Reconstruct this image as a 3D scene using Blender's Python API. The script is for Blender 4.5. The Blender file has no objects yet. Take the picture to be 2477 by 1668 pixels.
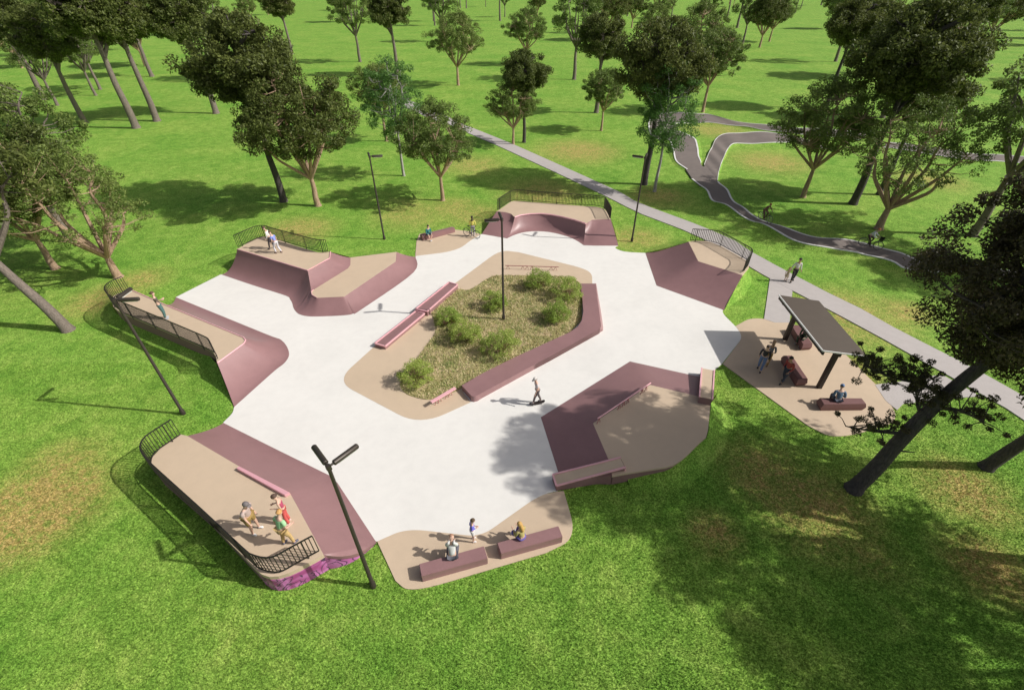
import bpy, bmesh, math, random
import numpy as np
from mathutils import Vector, Matrix
random.seed(7); R = math.radians
col = bpy.context.scene.collection
scene = bpy.context.scene

# ------------------------------------------------------------------ survey: where sight lines meet a level of known height
H, F, CX, CY = 17.0, 1155.0, 1236.0, 873.0
PIT, ROL = R(38.495), R(-.38)
f_ = Vector((0, math.cos(PIT), -math.sin(PIT))); u0 = Vector((0, math.sin(PIT), math.cos(PIT))); r0 = Vector((1, 0, 0))
r_ = r0*math.cos(ROL)+u0*math.sin(ROL); u_ = u0*math.cos(ROL)-r0*math.sin(ROL)
SHEET = {0:(0,0,1.064),1:(80,220,.2576),2:(580,220,.2576),3:(1080,220,.2576),4:(1500,220,.2147),5:(1900,220,.2147),6:(80,600,.2576),
 7:(520,520,.2147),8:(980,430,.2319),9:(1480,520,.2319),10:(1700,680,.2487),11:(780,620,.3091),12:(1280,850,.2233),13:(240,980,.3091),
 14:(880,1160,.2319),16:(1940,640,.3828),17:(1600,900,.4082),18:(80,1000,.3521),19:(1060,880,.12022),20:(1820,480,.146)}
def P(k, x, y, z=0.0):
    a = SHEET[k]; d = f_*F + r_*(a[0]+x*a[2]-CX) - u_*(a[1]+y*a[2]-CY)
    p = Vector((0, 0, H)) + d*((z-H)/d.z); p.z = z; return p
def PS(k, pts, z=0.0): return [P(k, q[0], q[1], z if len(q) < 3 else q[2]) for q in pts]

# ------------------------------------------------------------------ materials
def newmat(name):
    m = bpy.data.materials.new(name); m.use_nodes = True
    nt = m.node_tree; b = nt.nodes['Principled BSDF']; return m, nt, b
def N(nt, t, **kw):
    n = nt.nodes.new(t)
    for k, v in kw.items():
        if k[0] == '_': n.inputs[k[1:].replace('_', ' ')].default_value = v
        else: setattr(n, k, v)
    return n
def ramp(nt, src, stops):
    r = N(nt, 'ShaderNodeValToRGB'); nt.links.new(src, r.inputs[0]); e = r.color_ramp.elements
    while len(e) < len(stops): e.new(.5)
    for i, (p, c) in enumerate(stops): e[i].position = p; e[i].color = (c if len(c) == 4 else (*c, 1))
    return r.outputs[0]
def mixc(nt, f, a, b, mode='MIX'):
    m = N(nt, 'ShaderNodeMix', data_type='RGBA', blend_type=mode)
    if isinstance(f, (int, float)): m.inputs[0].default_value = f
    else: nt.links.new(f, m.inputs[0])
    for s, v in ((6, a), (7, b)):
        if isinstance(v, tuple): m.inputs[s].default_value = (*v, 1)
        else: nt.links.new(v, m.inputs[s])
    return m.outputs[2]
def noise(nt, vec, scale, detail=4, rough=.55, dist=0):
    n = N(nt, 'ShaderNodeTexNoise', _Scale=scale, _Detail=detail, _Roughness=rough, _Distortion=dist)
    nt.links.new(vec, n.inputs['Vector']); return n.outputs[0]
def wpos(nt): return N(nt, 'ShaderNodeNewGeometry').outputs['Position']
def bump(nt, b, h, strength, dist):
    n = N(nt, 'ShaderNodeBump', _Strength=strength, _Distance=dist); nt.links.new(h, n.inputs['Height']); nt.links.new(n.outputs[0], b.inputs['Normal'])
def concrete(name, c, rough=.75, var=.06, fine=.05, spec=.5):
    m, nt, b = newmat(name); w = wpos(nt)
    n1 = noise(nt, w, .35, 6, .6, .6); n2 = noise(nt, w, 2.2, 5, .65); n3 = noise(nt, w, 30, 3, .6)
    k = lambda s: tuple(max(0, v*s) for v in c)
    a = ramp(nt, n1, [(.3, k(1-var)), (.5, c), (.72, k(1+var*.7))])
    a = mixc(nt, .9, a, ramp(nt, n2, [(.3, (1-fine*1.6,)*3), (.6, (1,)*3)]), 'MULTIPLY')
    a = mixc(nt, 1.0, a, ramp(nt, n3, [(.3, (1-fine*1.4,)*3), (.65, (1,)*3)]), 'MULTIPLY')
    nt.links.new(a, b.inputs['Base Color'])
    rr = N(nt, 'ShaderNodeMapRange', _To_Min=rough-.1, _To_Max=rough+.1); nt.links.new(n2, rr.inputs[0]); nt.links.new(rr.outputs[0], b.inputs['Roughness'])
    b.inputs['Specular IOR Level'].default_value = spec
    bump(nt, b, n3, .15, .01); return m
def plain(name, c, rough=.6, metal=0, var=.12, scale=14):
    m, nt, b = newmat(name); tc = N(nt, 'ShaderNodeTexCoord').outputs['Object']
    n = noise(nt, tc, scale, 4, .6)
    nt.links.new(ramp(nt, n, [(.3, tuple(v*(1-var) for v in c)), (.7, tuple(min(1, v*(1+var)) for v in c))]), b.inputs['Base Color'])
    b.inputs['Roughness'].default_value = rough; b.inputs['Metallic'].default_value = metal; return m
# dry brown patches worn into the lawn: place and radius (m) and strength
PATCH = [(3,1250,560,7,1.1),(2,2200,690,5,.8),(2,550,1300,4,1),(2,1600,1150,5,.7),(2,2000,1100,4,.8),(3,900,960,6,.9),(3,250,1150,4,.8),(3,1980,980,4,.9),
 (3,1790,1380,3.2,.9),(6,1000,300,2.6,.9),(6,640,480,3.2,1),(18,10,650,3.4,1.6),(18,150,400,2.6,1),(4,1080,440,6,.9),(10,1400,330,5,.95),(10,1330,850,3.5,1),
 (5,1650,1000,4.5,.9),(17,1800,700,2.4,1.1),(17,1950,1150,2,1.3),(17,320,950,1.5,.9),(17,620,600,2.6,1),(17,900,800,3.2,1),(17,1200,1050,1.8,.7),(4,1700,800,6,1),(16,650,300,2.5,1)]
def grass_mat():
    m, nt, b = newmat('lawn'); w = wpos(nt)
    n0 = noise(nt, w, .12, 4, .6); n1 = noise(nt, w, .9, 5, .65, .5); n2 = noise(nt, w, 7, 4, .7); n3 = noise(nt, w, 15, 4, .85)
    st = N(nt, 'ShaderNodeMapping', _Scale=(1, 3.2, 1), _Rotation=(0, 0, R(12))); nt.links.new(w, st.inputs[0]); n4 = noise(nt, st.outputs[0], 11, 3, .7)
    g = ramp(nt, n1, [(.25, (.13, .285, .038)), (.5, (.205, .375, .06)), (.75, (.31, .46, .10))])
    n5 = noise(nt, w, 3.2, 5, .7, 1.2); g = mixc(nt, .8, g, ramp(nt, n5, [(.32, (.68, .76, .62)), (.5, (1, 1, 1)), (.68, (1.28, 1.2, 1.3))]), 'MULTIPLY')
    g = mixc(nt, .75, g, ramp(nt, n0, [(.35, (.72, .88, .7)), (.65, (1.2, 1.05, 1.15))]), 'MULTIPLY')
    dry = ramp(nt, n2, [(.25, (.28, .21, .07)), (.5, (.43, .35, .12)), (.8, (.55, .41, .20))])
    acc = None
    for k, x, y, r, s in PATCH:
        p = P(k, x, y); d = N(nt, 'ShaderNodeVectorMath', operation='DISTANCE'); nt.links.new(w, d.inputs[0]); d.inputs[1].default_value = p
        mr = N(nt, 'ShaderNodeMapRange', _From_Min=r*1.15, _From_Max=r*.1, _To_Min=0, _To_Max=s*1.45, interpolation_type='SMOOTHSTEP'); nt.links.new(d.outputs['Value'], mr.inputs[0])
        if acc is None: acc = mr.outputs[0]
        else:
            mx = N(nt, 'ShaderNodeMath', operation='MAXIMUM'); nt.links.new(acc, mx.inputs[0]); nt.links.new(mr.outputs[0], mx.inputs[1]); acc = mx.outputs[0]
    br = N(nt, 'ShaderNodeMath', operation='MULTIPLY'); nt.links.new(acc, br.inputs[0]); nt.links.new(ramp(nt, n1, [(.3, (.45,)*3), (.7, (1.0,)*3)]), br.inputs[1])
    sp = N(nt, 'ShaderNodeMath', operation='MULTIPLY', use_clamp=True); nt.links.new(br.outputs[0], sp.inputs[0]); nt.links.new(ramp(nt, n5, [(.38, (.25,)*3), (.62, (1.0,)*3)]), sp.inputs[1])
    c = mixc(nt, sp.outputs[0], g, dry)
    c = mixc(nt, 1.0, c, ramp(nt, n3, [(.34, (.18, .24, .10)), (.5, (.95, .95, .9)), (.64, (1.9, 1.75, 1.9))]), 'MULTIPLY')
    c = mixc(nt, .8, c, ramp(nt, n4, [(.32, (.6, .64, .5)), (.66, (1.35, 1.28, 1.3))]), 'MULTIPLY')
    nt.links.new(c, b.inputs['Base Color']); b.inputs['Roughness'].default_value = .9; b.inputs['Specular IOR Level'].default_value = .15
    ad = N(nt, 'ShaderNodeMath', operation='ADD'); nt.links.new(n3, ad.inputs[0]); nt.links.new(n2, ad.inputs[1]); bump(nt, b, ad.outputs[0], .6, .05)
    return m
def leaf_mat(name, dark, light, trans=.35):
    m, nt, b = newmat(name); g = N(nt, 'ShaderNodeNewGeometry'); oi = N(nt, 'ShaderNodeObjectInfo')
    tc = N(nt, 'ShaderNodeTexCoord').outputs['Object']; n = noise(nt, tc, .8, 3, .6)
    ad = N(nt, 'ShaderNodeMath', operation='ADD'); nt.links.new(g.outputs['Random Per Island'], ad.inputs[0]); nt.links.new(n, ad.inputs[1])
    ml = N(nt, 'ShaderNodeMath', operation='MULTIPLY'); nt.links.new(ad.outputs[0], ml.inputs[0]); ml.inputs[1].default_value = .58
    c = ramp(nt, ml.outputs[0], [(.15, dark), (.55, tuple((a+q)/2 for a, q in zip(dark, light))), (.9, light)])
    c = mixc(nt, .5, c, ramp(nt, oi.outputs['Random'], [(0, (.75, .85, .7)), (1, (1.25, 1.15, 1.2))]), 'MULTIPLY')
    nt.links.new(c, b.inputs['Base Color']); b.inputs['Roughness'].default_value = .55; b.inputs['Specular IOR Level'].default_value = .3
    t = N(nt, 'ShaderNodeBsdfTranslucent'); nt.links.new(c, t.inputs[0]); mx = N(nt, 'ShaderNodeMixShader', _Fac=trans)
    nt.links.new(b.outputs[0], mx.inputs[1]); nt.links.new(t.outputs[0], mx.inputs[2])
    nt.links.new(mx.outputs[0], nt.nodes['Material Output'].inputs['Surface']); return m
def bark_mat(name, c1, c2, scale=6):
    m, nt, b = newmat(name); tc = N(nt, 'ShaderNodeTexCoord').outputs['Object']
    mp = N(nt, 'ShaderNodeMapping', _Scale=(2.5, 2.5, .6)); nt.links.new(tc, mp.inputs[0]); n = noise(nt, mp.outputs[0], scale, 6, .7, .8)
    nt.links.new(ramp(nt, n, [(.3, c1), (.7, c2)]), b.inputs['Base Color']); b.inputs['Roughness'].default_value = .9; bump(nt, b, n, .8, .06); return m
M = dict(
 white=concrete('pale_concrete', (.80, .775, .725), .8, .045, .03, .3),
 beige=concrete('beige_concrete', (.60, .465, .33), .8, .05, .03),
 purple=concrete('mauve_concrete', (.305, .17, .168), .42, .09, .05, .45),
 wall=concrete('wall_mauve', (.27, .155, .145), .7, .08, .05),
 pink=plain('pink_steel', (.80, .44, .47), .4, 0, .04, 3), pinkc=concrete('pink_concrete', (.72, .38, .42), .6, .05, .03),
 path=concrete('grey_path', (.50, .455, .43), .85, .04, .05), track=concrete('asphalt_track', (.20, .165, .145), .85, .15, .1), edging=concrete('edging', (.8, .78, .74), .8, .05, .05),
 grass=grass_mat(), black=plain('black_steel', (.03, .027, .022), .5, .3, .15), lamp=plain('bronze_pole', (.062, .05, .04), .45, .4, .1), rust=plain('red_rail', (.42, .17, .17), .5, .2),
 roof=plain('roof_sheet', (.10, .078, .06), .55, .2, .05, 2), fascia=plain('roof_fascia', (.7, .69, .66), .5, 0, .05), steel=plain('dark_post', (.035, .025, .02), .6, .2),
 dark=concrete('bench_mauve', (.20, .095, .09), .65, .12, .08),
 rubber=plain('rubber', (.02, .02, .02), .8), chrome=plain('spoke_metal', (.5, .5, .5), .35, .8), lens=plain('lamp_glass', (.55, .55, .5), .2),
 barkA=bark_mat('tan_bark', (.22, .13, .08), (.56, .40, .27)), barkB=bark_mat('dark_bark', (.035, .03, .028), (.12, .10, .09)), barkC=bark_mat('pale_bark', (.22, .20, .18), (.5, .47, .43), 3),
 barkD=bark_mat('grey_bark', (.10, .08, .065), (.27, .22, .18)),
 leafA=leaf_mat('olive_leaf', (.065, .10, .022), (.26, .34, .085)), leafB=leaf_mat('dark_leaf', (.048, .066, .015), (.19, .225, .055), .35),
 leafC=leaf_mat('bright_leaf', (.06, .15, .03), (.17, .32, .08), .45), leafD=leaf_mat('pine_leaf', (.028, .03, .012), (.12, .10, .042), .25), leafE=leaf_mat('shrub_leaf', (.20, .32, .05), (.56, .66, .18), .5),
)
# mural paint of the end wall: pink swirls with dark brush strokes
m, nt, b = newmat('mural_paint'); w = wpos(nt); n = noise(nt, w, .8, 2, .5, 1.5); n2 = noise(nt, w, 1.1, 2, .5, 1.6)
c = ramp(nt, n, [(.35, (.50, .12, .36)), (.5, (.62, .22, .50)), (.68, (.36, .07, .22))])
c = mixc(nt, ramp(nt, n2, [(.47, (0,)*3), (.485, (1,)*3), (.515, (1,)*3), (.53, (0,)*3)]), c, (.10, .045, .10)); nt.links.new(c, b.inputs['Base Color']); M['mural'] = m
# dry planting bed
m, nt, b = newmat('bed_soil'); w = wpos(nt); n = noise(nt, w, 1.1, 5, .6, .5); n2 = noise(nt, w, 16, 4, .7)
c = ramp(nt, n, [(.3, (.18, .22, .06)), (.5, (.38, .33, .14)), (.7, (.58, .45, .27))])
c = mixc(nt, 1.0, c, ramp(nt, n2, [(.3, (.55,)*3), (.7, (1.25,)*3)]), 'MULTIPLY'); nt.links.new(c, b.inputs['Base Color']); b.inputs['Roughness'].default_value = 1; bump(nt, b, n2, .7, .05); M['bed'] = m
m, nt, b = newmat('straw_blade'); g = N(nt, 'ShaderNodeNewGeometry'); n = noise(nt, g.outputs['Position'], .7, 5, .7, 1.0)
ad = N(nt, 'ShaderNodeMath', operation='ADD'); nt.links.new(g.outputs['Random Per Island'], ad.inputs[0]); nt.links.new(n, ad.inputs[1])
hf = N(nt, 'ShaderNodeMath', operation='MULTIPLY'); nt.links.new(ad.outputs[0], hf.inputs[0]); hf.inputs[1].default_value = .55
nt.links.new(ramp(nt, hf.outputs[0], [(.28, (.16, .27, .05)), (.48, (.38, .37, .13)), (.70, (.74, .60, .36))]), b.inputs['Base Color']); b.inputs['Roughness'].default_value = .8; M['straw'] = m
m, nt, b = newmat('grass_blade'); g = N(nt, 'ShaderNodeNewGeometry')
c = ramp(nt, g.outputs['Random Per Island'], [(.1, (.07, .17, .015)), (.5, (.13, .29, .03)), (.9, (.24, .40, .06))])
nt.links.new(c, b.inputs['Base Color']); b.inputs['Roughness'].default_value = .7
t = N(nt, 'ShaderNodeBsdfTranslucent'); nt.links.new(c, t.inputs[0]); mx = N(nt, 'ShaderNodeMixShader', _Fac=.35)
nt.links.new(b.outputs[0], mx.inputs[1]); nt.links.new(t.outputs[0], mx.inputs[2]); nt.links.new(mx.outputs[0], nt.nodes['Material Output'].inputs['Surface']); M['blade'] = m

# ------------------------------------------------------------------ mesh building
class MB:
    def __init__(s): s.v = []; s.f = []
    def add(s, v, f): o = len(s.v); s.v += [tuple(q) for q in v]; s.f += [tuple(i+o for i in q) for q in f]; return s
    def tube(s, pts, rad, n=8, cap=True):
        pts = [Vector(p) for p in pts]; rad = rad if isinstance(rad, (list, tuple)) else [rad]*len(pts)
        V = []; up = None
        for i, p in enumerate(pts):
            d = (pts[min(i+1, len(pts)-1)]-pts[max(i-1, 0)]).normalized()
            a = d.orthogonal().normalized() if up is None else (up-d*up.dot(d)).normalized()
            up = a; c = d.cross(a)
            V += [p+(a*math.cos(2*math.pi*j/n)+c*math.sin(2*math.pi*j/n))*rad[i] for j in range(n)]
        Fc = [(i*n+j, i*n+(j+1) % n, (i+1)*n+(j+1) % n, (i+1)*n+j) for i in range(len(pts)-1) for j in range(n)]
        if cap: Fc += [tuple(range(n))[::-1], tuple((len(pts)-1)*n+j for j in range(n))]
        return s.add(V, Fc)
    def bar(s, p, q, w, h=None, up=Vector((0, 0, 1))):
        p, q = Vector(p), Vector(q); d = (q-p).normalized(); h = h or w
        a = d.cross(up); a = d.orthogonal() if a.length < 1e-3 else a; a.normalize(); c = a.cross(d)
        V = [e+a*(sx*w/2)+c*(sy*h/2) for e in (p, q) for sx, sy in ((-1, -1), (1, -1), (1, 1), (-1, 1))]
        return s.add(V, [(0, 1, 2, 3), (7, 6, 5, 4), (0, 4, 5, 1), (1, 5, 6, 2), (2, 6, 7, 3), (3, 7, 4, 0)])
    def prism(s, top, zb):
        n = len(top); a = sum(top[i][0]*top[(i+1) % n][1]-top[(i+1) % n][0]*top[i][1] for i in range(n))
        if a < 0: top = top[::-1]
        zb = zb if isinstance(zb, (list, tuple)) else [zb]*n
        V = [tuple(p) for p in top]+[(p[0], p[1], z) for p, z in zip(top, zb)]
        return s.add(V, [tuple(range(n)), tuple(range(2*n-1, n-1, -1))]+[(i, i+n, (i+1) % n+n, (i+1) % n) for i in range(n)])
    def ball(s, c, r, nu=10, nv=7, zlo=-1.0):
        c = Vector(c); r = r if isinstance(r, (tuple, list)) else (r, r, r); V = []; Fc = []
        t0 = math.acos(max(-1, min(1, zlo)))
        for i in range(nv+1):
            t = t0*i/nv
            V += [c+Vector((r[0]*math.sin(t)*math.cos(2*math.pi*j/nu), r[1]*math.sin(t)*math.sin(2*math.pi*j/nu), r[2]*math.cos(t))) for j in range(nu)]
        Fc = [(i*nu+j, (i+1)*nu+j, (i+1)*nu+(j+1) % nu, i*nu+(j+1) % nu) for i in range(nv) for j in range(nu)]
        return s.add(V, Fc)
    def build(s, name, mat, parent=None, smooth=False, bevel=0):
        me = bpy.data.meshes.new(name); me.from_pydata(s.v, [], s.f); me.update()
        bm = bmesh.new(); bm.from_mesh(me); bmesh.ops.triangulate(bm, faces=[f for f in bm.faces if len(f.verts) > 12], ngon_method='EAR_CLIP'); bmesh.ops.recalc_face_normals(bm, faces=bm.faces[:])
        if bevel: bmesh.ops.bevel(bm, geom=[e for e in bm.edges if len(e.link_faces) == 2 and e.calc_face_angle(0) > .5], offset=bevel, segments=2, affect='EDGES')
        bm.to_mesh(me); bm.free()
        for q in (mat if isinstance(mat, list) else [mat]): me.materials.append(q)
        if smooth:
            me.polygons.foreach_set('use_smooth', [True]*len(me.polygons)); me.set_sharp_from_angle(angle=R(40))
        o = bpy.data.objects.new(name, me); col.objects.link(o)
        if parent: o.parent = parent
        return o
def tag(o, label=None, cat=None, group=None, kind=None):
    for k, v in (('label', label), ('category', cat), ('group', group), ('kind', kind)):
        if v: o[k] = v
    return o
def empty(name, label, cat, loc=(0, 0, 0), rz=0, group=None):
    o = bpy.data.objects.new(name, None); o.empty_display_size = .2; col.objects.link(o); o.location = loc; o.rotation_euler.z = rz; return tag(o, label, cat, group)
def recentre(root, loc):
    # the empty stands at the base of its thing; parts keep their place
    root.location = loc
    for c in root.children: c.data.transform(Matrix.Translation(-Vector(loc)))
def round_poly(pts):
    # (Vector, radius) corners filleted by a quadratic curve
    out = []; n = len(pts)
    for i, (p, r) in enumerate(pts):
        if r <= 0: out.append(p); continue
        a, c = pts[i-1][0], pts[(i+1) % n][0]
        ra = min(r, (a-p).length*.49); rc = min(r, (c-p).length*.49)
        A = p+(a-p).normalized()*ra; C = p+(c-p).normalized()*rc
        for j in range(9):
            t = j/8; out.append(A*(1-t)**2+p*(2*t*(1-t))+C*t*t)
    return out
def poly(items, z=0.0):
    # items: (sheet, x, y[, radius])
    return round_poly([(P(q[0], q[1], q[2], z), q[3] if len(q) > 3 else 0) for q in items])
def catmull(pts, k=6):
    out = []; n = len(pts)
    for i in range(n-1):
        a, b, c, d = pts[max(i-1, 0)], pts[i], pts[i+1], pts[min(i+2, n-1)]
        for j in range(k):
            t = j/k; out.append(.5*((2*b)+(c-a)*t+(2*a-5*b+4*c-d)*t*t+(3*b-a-3*c+d)*t**3))
    return out+[pts[-1].copy()]
def resample(pts, n=None, step=None):
    L = [0]
    for a, b in zip(pts, pts[1:]): L.append(L[-1]+(b-a).length)
    n = n or max(2, round(L[-1]/step)+1); out = []; j = 0
    for i in range(n):
        s = L[-1]*i/(n-1)
        while j < len(L)-2 and L[j+1] < s: j += 1
        t = (s-L[j])/max(1e-9, L[j+1]-L[j]); out.append(pts[j].lerp(pts[j+1], min(1, t)))
    return out
def loft(mb, T, B, p=1.0, n=10, zb=-.08, sub=1):
    if sub > 1:
        T = [q for a, b in zip(T, T[1:]) for q in [a.lerp(b, j/sub) for j in range(sub)]]+[T[-1]]
        B = [q for a, b in zip(B, B[1:]) for q in [a.lerp(b, j/sub) for j in range(sub)]]+[B[-1]]
    m = len(T); V = []
    for i in range(m):
        pp = p[i] if isinstance(p, list) else p
        for j in range(n+1):
            t = j/n; q = T[i].lerp(B[i], t); q.z = B[i].z+(T[i].z-B[i].z)*(1-t)**pp; V.append(q)
    w = n+1; nv = len(V); V += [Vector((q.x, q.y, zb)) for q in V]
    Fc = [(i*w+j, (i+1)*w+j, (i+1)*w+j+1, i*w+j+1) for i in range(m-1) for j in range(n)]
    Fc += [tuple(nv+k for k in f[::-1]) for f in Fc]
    rim = [i*w for i in range(m)]+[(m-1)*w+j for j in range(1, w)]+[i*w+n for i in range(m-2, -1, -1)]+[j for j in range(n-1, 0, -1)]
    Fc += [(rim[k], rim[(k+1) % len(rim)], rim[(k+1) % len(rim)]+nv, rim[k]+nv) for k in range(len(rim))]
    mb.add(V, Fc)
def off(pts, d):
    # polyline shifted sideways in plan
    out = []
    for i, p in enumerate(pts):
        t = (pts[min(i+1, len(pts)-1)]-pts[max(i-1, 0)]); t.z = 0; t.normalize(); out.append(p+Vector((-t.y, t.x, 0))*d)
    return out

# ------------------------------------------------------------------ camera, sky, sun
cam = bpy.data.cameras.new('camera'); co = bpy.data.objects.new('camera', cam); col.objects.link(co); scene.camera = co
co.matrix_world = Matrix(((r_.x, u_.x, -f_.x, 0), (r_.y, u_.y, -f_.y, 0), (r_.z, u_.z, -f_.z, H), (0, 0, 0, 1)))
cam.sensor_width = 36; cam.lens = 36*F/2477; cam.shift_x = (1238.5-CX)/2477; cam.shift_y = (CY-834)/2477; cam.clip_end = 6000
EL, SD = R(38.8), Vector((.991, -.134, 0)).normalized()
sv = SD*math.cos(EL)+Vector((0, 0, math.sin(EL)))
sun = bpy.data.lights.new('sun', 'SUN'); so = bpy.data.objects.new('sun', sun); col.objects.link(so); so.rotation_euler = sv.to_track_quat('Z', 'Y').to_euler()
sun.energy = 4.0; sun.angle = R(.6); sun.color = (1, .97, .92)
wd = bpy.data.worlds.new('World'); scene.world = wd; wd.use_nodes = True; nt = wd.node_tree
sk = nt.nodes.new('ShaderNodeTexSky'); sk.sky_type = 'NISHITA'; sk.sun_disc = False; sk.air_density = .55; sk.dust_density = 2.5; sk.ozone_density = .3; sk.sun_elevation = EL; sk.sun_rotation = math.atan2(SD.x, SD.y)
hs = nt.nodes.new('ShaderNodeHueSaturation'); hs.inputs['Saturation'].default_value = .55; nt.links.new(sk.outputs[0], hs.inputs['Color'])
nt.links.new(hs.outputs[0], nt.nodes['Background'].inputs[0]); nt.nodes['Background'].inputs[1].default_value = .11
scene.view_settings.view_transform = 'Standard'; scene.view_settings.look = 'None'; scene.view_settings.exposure = .03; scene.view_settings.gamma = 1
scene.render.engine = 'CYCLES'; scene.render.resolution_x = 1024; scene.render.resolution_y = 689; scene.cycles.max_bounces = 6; scene.cycles.diffuse_bounces = 3

# ------------------------------------------------------------------ ground, slab, pads, paths
def sheet(name, pts, z0, mat, kind='structure', hole=None):
    mb = MB(); mb.prism(pts, z0); return tag(mb.build(name, mat), kind=kind)
mb = MB(); xs = [-4000, -400, -60, 60, 400, 4000]; ys = [-300, -40, 60, 200, 900, 6000]
mb.add([(x, y, -.03) for y in ys for x in xs], [(j*6+i, j*6+i+1, (j+1)*6+i+1, (j+1)*6+i) for j in range(5) for i in range(5)])
tag(mb.build('lawn', M['grass']), kind='structure')
slab = poly([(6,1340,460),(6,1755,250),(7,75,668),(7,790,900),(7,1200,1000),(7,1700,800),(7,2150,600),(7,2230,500),(7,2262,470),(8,106,800),(8,118,700),(8,300,690),(8,600,600),(8,800,587),
  (8,1060,600),(8,1150,540),(8,1400,500),(8,1700,560),(8,1865,690),(8,2225,706),(9,20,340,.8),(9,120,385,1.0),(9,350,395),(9,500,700),(9,1165,975),(9,1150,1020,.5),(9,1290,1160),(9,1375,1262,.7),(9,1145,1553),
  (12,2000,205),(12,1900,300),(12,1100,160),(12,230,740),(12,370,1300),(12,310,1505),(12,200,1530),(14,1300,600),(14,400,640),(14,140,640),(13,2165,1062),(13,1840,610),(13,1780,560),(13,980,145),
  (13,970,133),(13,1046,60,.6),(6,1887,1492),(0,640,815),(0,600,775),(6,1500,560)])
sheet('skatepark_slab', slab, -.15, M['white'])
pads = {}
def pad(name, items, z=.006): pads[name] = poly(items, z); return sheet(name, pads[name], -.12, M['beige'])
pad('bench_pad', [(8,120,655),(8,150,585),(8,520,540),(8,700,560),(8,795,590),(8,700,640,.6),(8,540,762,1.5),(8,106,815)])
pad('island_pad', [(8,990,752,1.6),(8,1180,775),(8,1830,935,.8),(8,1950,990,.9),(8,1952,1100),(11,2060,240),(11,2000,500),(11,1100,1060),(11,1160,1140),(11,760,1322,1.4),(11,105,975,1.3),(11,410,700),(8,110,1370),(8,540,1085)])
pad('front_pad', [(14,140,640),(14,440,505,.8),(14,1220,592,.6),(14,1830,160,.8),(14,2010,122),(14,2085,112),(14,2225,600,1.0),(14,1900,760),(14,480,1180,1.3),(14,330,1050)])
pad('shelter_pad', [(10,320,435),(10,470,352,.7),(10,840,392),(10,1390,712),(10,1690,1010),(10,1935,1350,1.0),(10,1300,1545,1.8),(10,1020,1400),(10,195,803),(10,392,540,.7)])
# concrete paths
up = PS(1,[(3200,-180)])+PS(2,[(1460,40),(1800,170)])+PS(3,[(60,265),(200,330),(620,498),(1230,770),(1640,955),(1790,1048),(2329,1245)])+PS(9,[(1250,245),(1480,400),(1830,590),(2329,850)])+PS(10,[(1480,235),(1740,385)])+PS(16,[(640,430),(1060,640),(1300,770),(2100,1250)])
lo = PS(1,[(3120,-150)])+PS(2,[(1500,120),(1780,260)])+PS(3,[(60,330),(240,412),(460,505),(970,740),(1470,975),(1790,1140),(2329,1345)])+PS(9,[(1000,275),(1435,540),(1650,665),(1885,790),(2225,965)])+PS(10,[(1640,500),(1900,640)])+PS(16,[(890,685),(1150,820),(1250,880),(1950,1350)])
for q in up+lo: q.z = .02
sheet('path', resample(up, 60)+resample(lo, 60)[::-1], -.08, M['path'])
sheet('path', [P(*q, .014) for q in ((9,1650,660),(9,1885,785),(9,1855,1120),(9,1700,1120),(9,1588,1082))], -.08, M['path'])
sheet('path', [P(*q, .014) for q in ((10,1675,1003),(16,700,728),(16,880,690),(16,1130,830),(16,900,845),(16,640,878),(10,1890,1250),(10,1780,1160))], -.08, M['path'])

# ------------------------------------------------------------------ pump track
def track_strip(name, R1, L1, hump, shoulder=True, n=70, ph=0):
    A = resample(catmull(R1, 5), n); B = resample(catmull(L1, 5), n); tot = sum((b-a).length for a, b in zip(A, A[1:])); s = 0
    for i in range(n):
        if i: s += (A[i]-A[i-1]).length
        e = min(1, s/2.5, (tot-s)/2.5); z = .10+hump*max(0, e)*(.5+.5*math.sin(s*1.15+ph))
        A[i].z = B[i].z = z
    V = MB(); pts = []
    for a, b in zip(A, B): pts += [a, b]
    Fc = [(2*i, 2*i+1, 2*i+3, 2*i+2) for i in range(n-1)]; V.add(pts, Fc)
    V.add([(p.x, p.y, -.1) for p in pts], [f[::-1] for f in Fc]); tag(V.build(name, M['track'], smooth=True), kind='structure')
    for E_, sgn in ((A, 1), (B, -1)):
        other = B if E_ is A else A
        dr = [((e-o).normalized()) for e, o in zip(E_, other)]
        e0 = [e+Vector((0, 0, .025)) for e in E_]; e1 = [e+d*.19+Vector((0, 0, .025)) for e, d in zip(E_, dr)]
        S = MB(); loft(S, [q.copy() for q in e0], [q.copy() for q in e1], 1, 1, -.1); tag(S.build('track_edging', M['edging']), kind='structure')
        if shoulder:
            g0 = [q+Vector((0, 0, -.05)) for q in e1]; g1 = [Vector((q.x+d.x*(.35+q.z), q.y+d.y*(.35+q.z), -.035)) for q, d in zip(e1, dr)]
            S = MB(); loft(S, g0, g1, 1, 2, -.12); tag(S.build('grass_shoulder', M['grass'], smooth=True), kind='structure')
track_strip('pump_track', PS(16,[(1700,120),(1180,32),(800,8)])+PS(20,[(2329,925),(1820,765),(1250,705),(900,635),(330,465),(0,310)])+PS(4,[(1380,1350),(1250,1240),(1190,1120),(1110,1055),(1090,1030)]),
  PS(16,[(1700,170),(1180,78),(800,50),(640,30)])+PS(20,[(2329,1090),(1900,960),(1650,890),(1050,825),(750,730),(470,590),(150,450),(0,400)])+PS(4,[(1200,1310),(1050,1245),(990,1130),(900,1065),(820,1000)]), .16, n=110)
track_strip('pump_track', PS(4,[(1090,1020),(1110,900),(1170,740),(1245,620),(1400,602),(1700,598),(1950,585),(2200,640),(2500,700)]), PS(4,[(948,845),(985,750),(1030,660),(1110,525),(1300,490),(1500,481),(1750,488),(2000,540),(2300,620)]), .12, n=60, ph=1)
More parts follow.
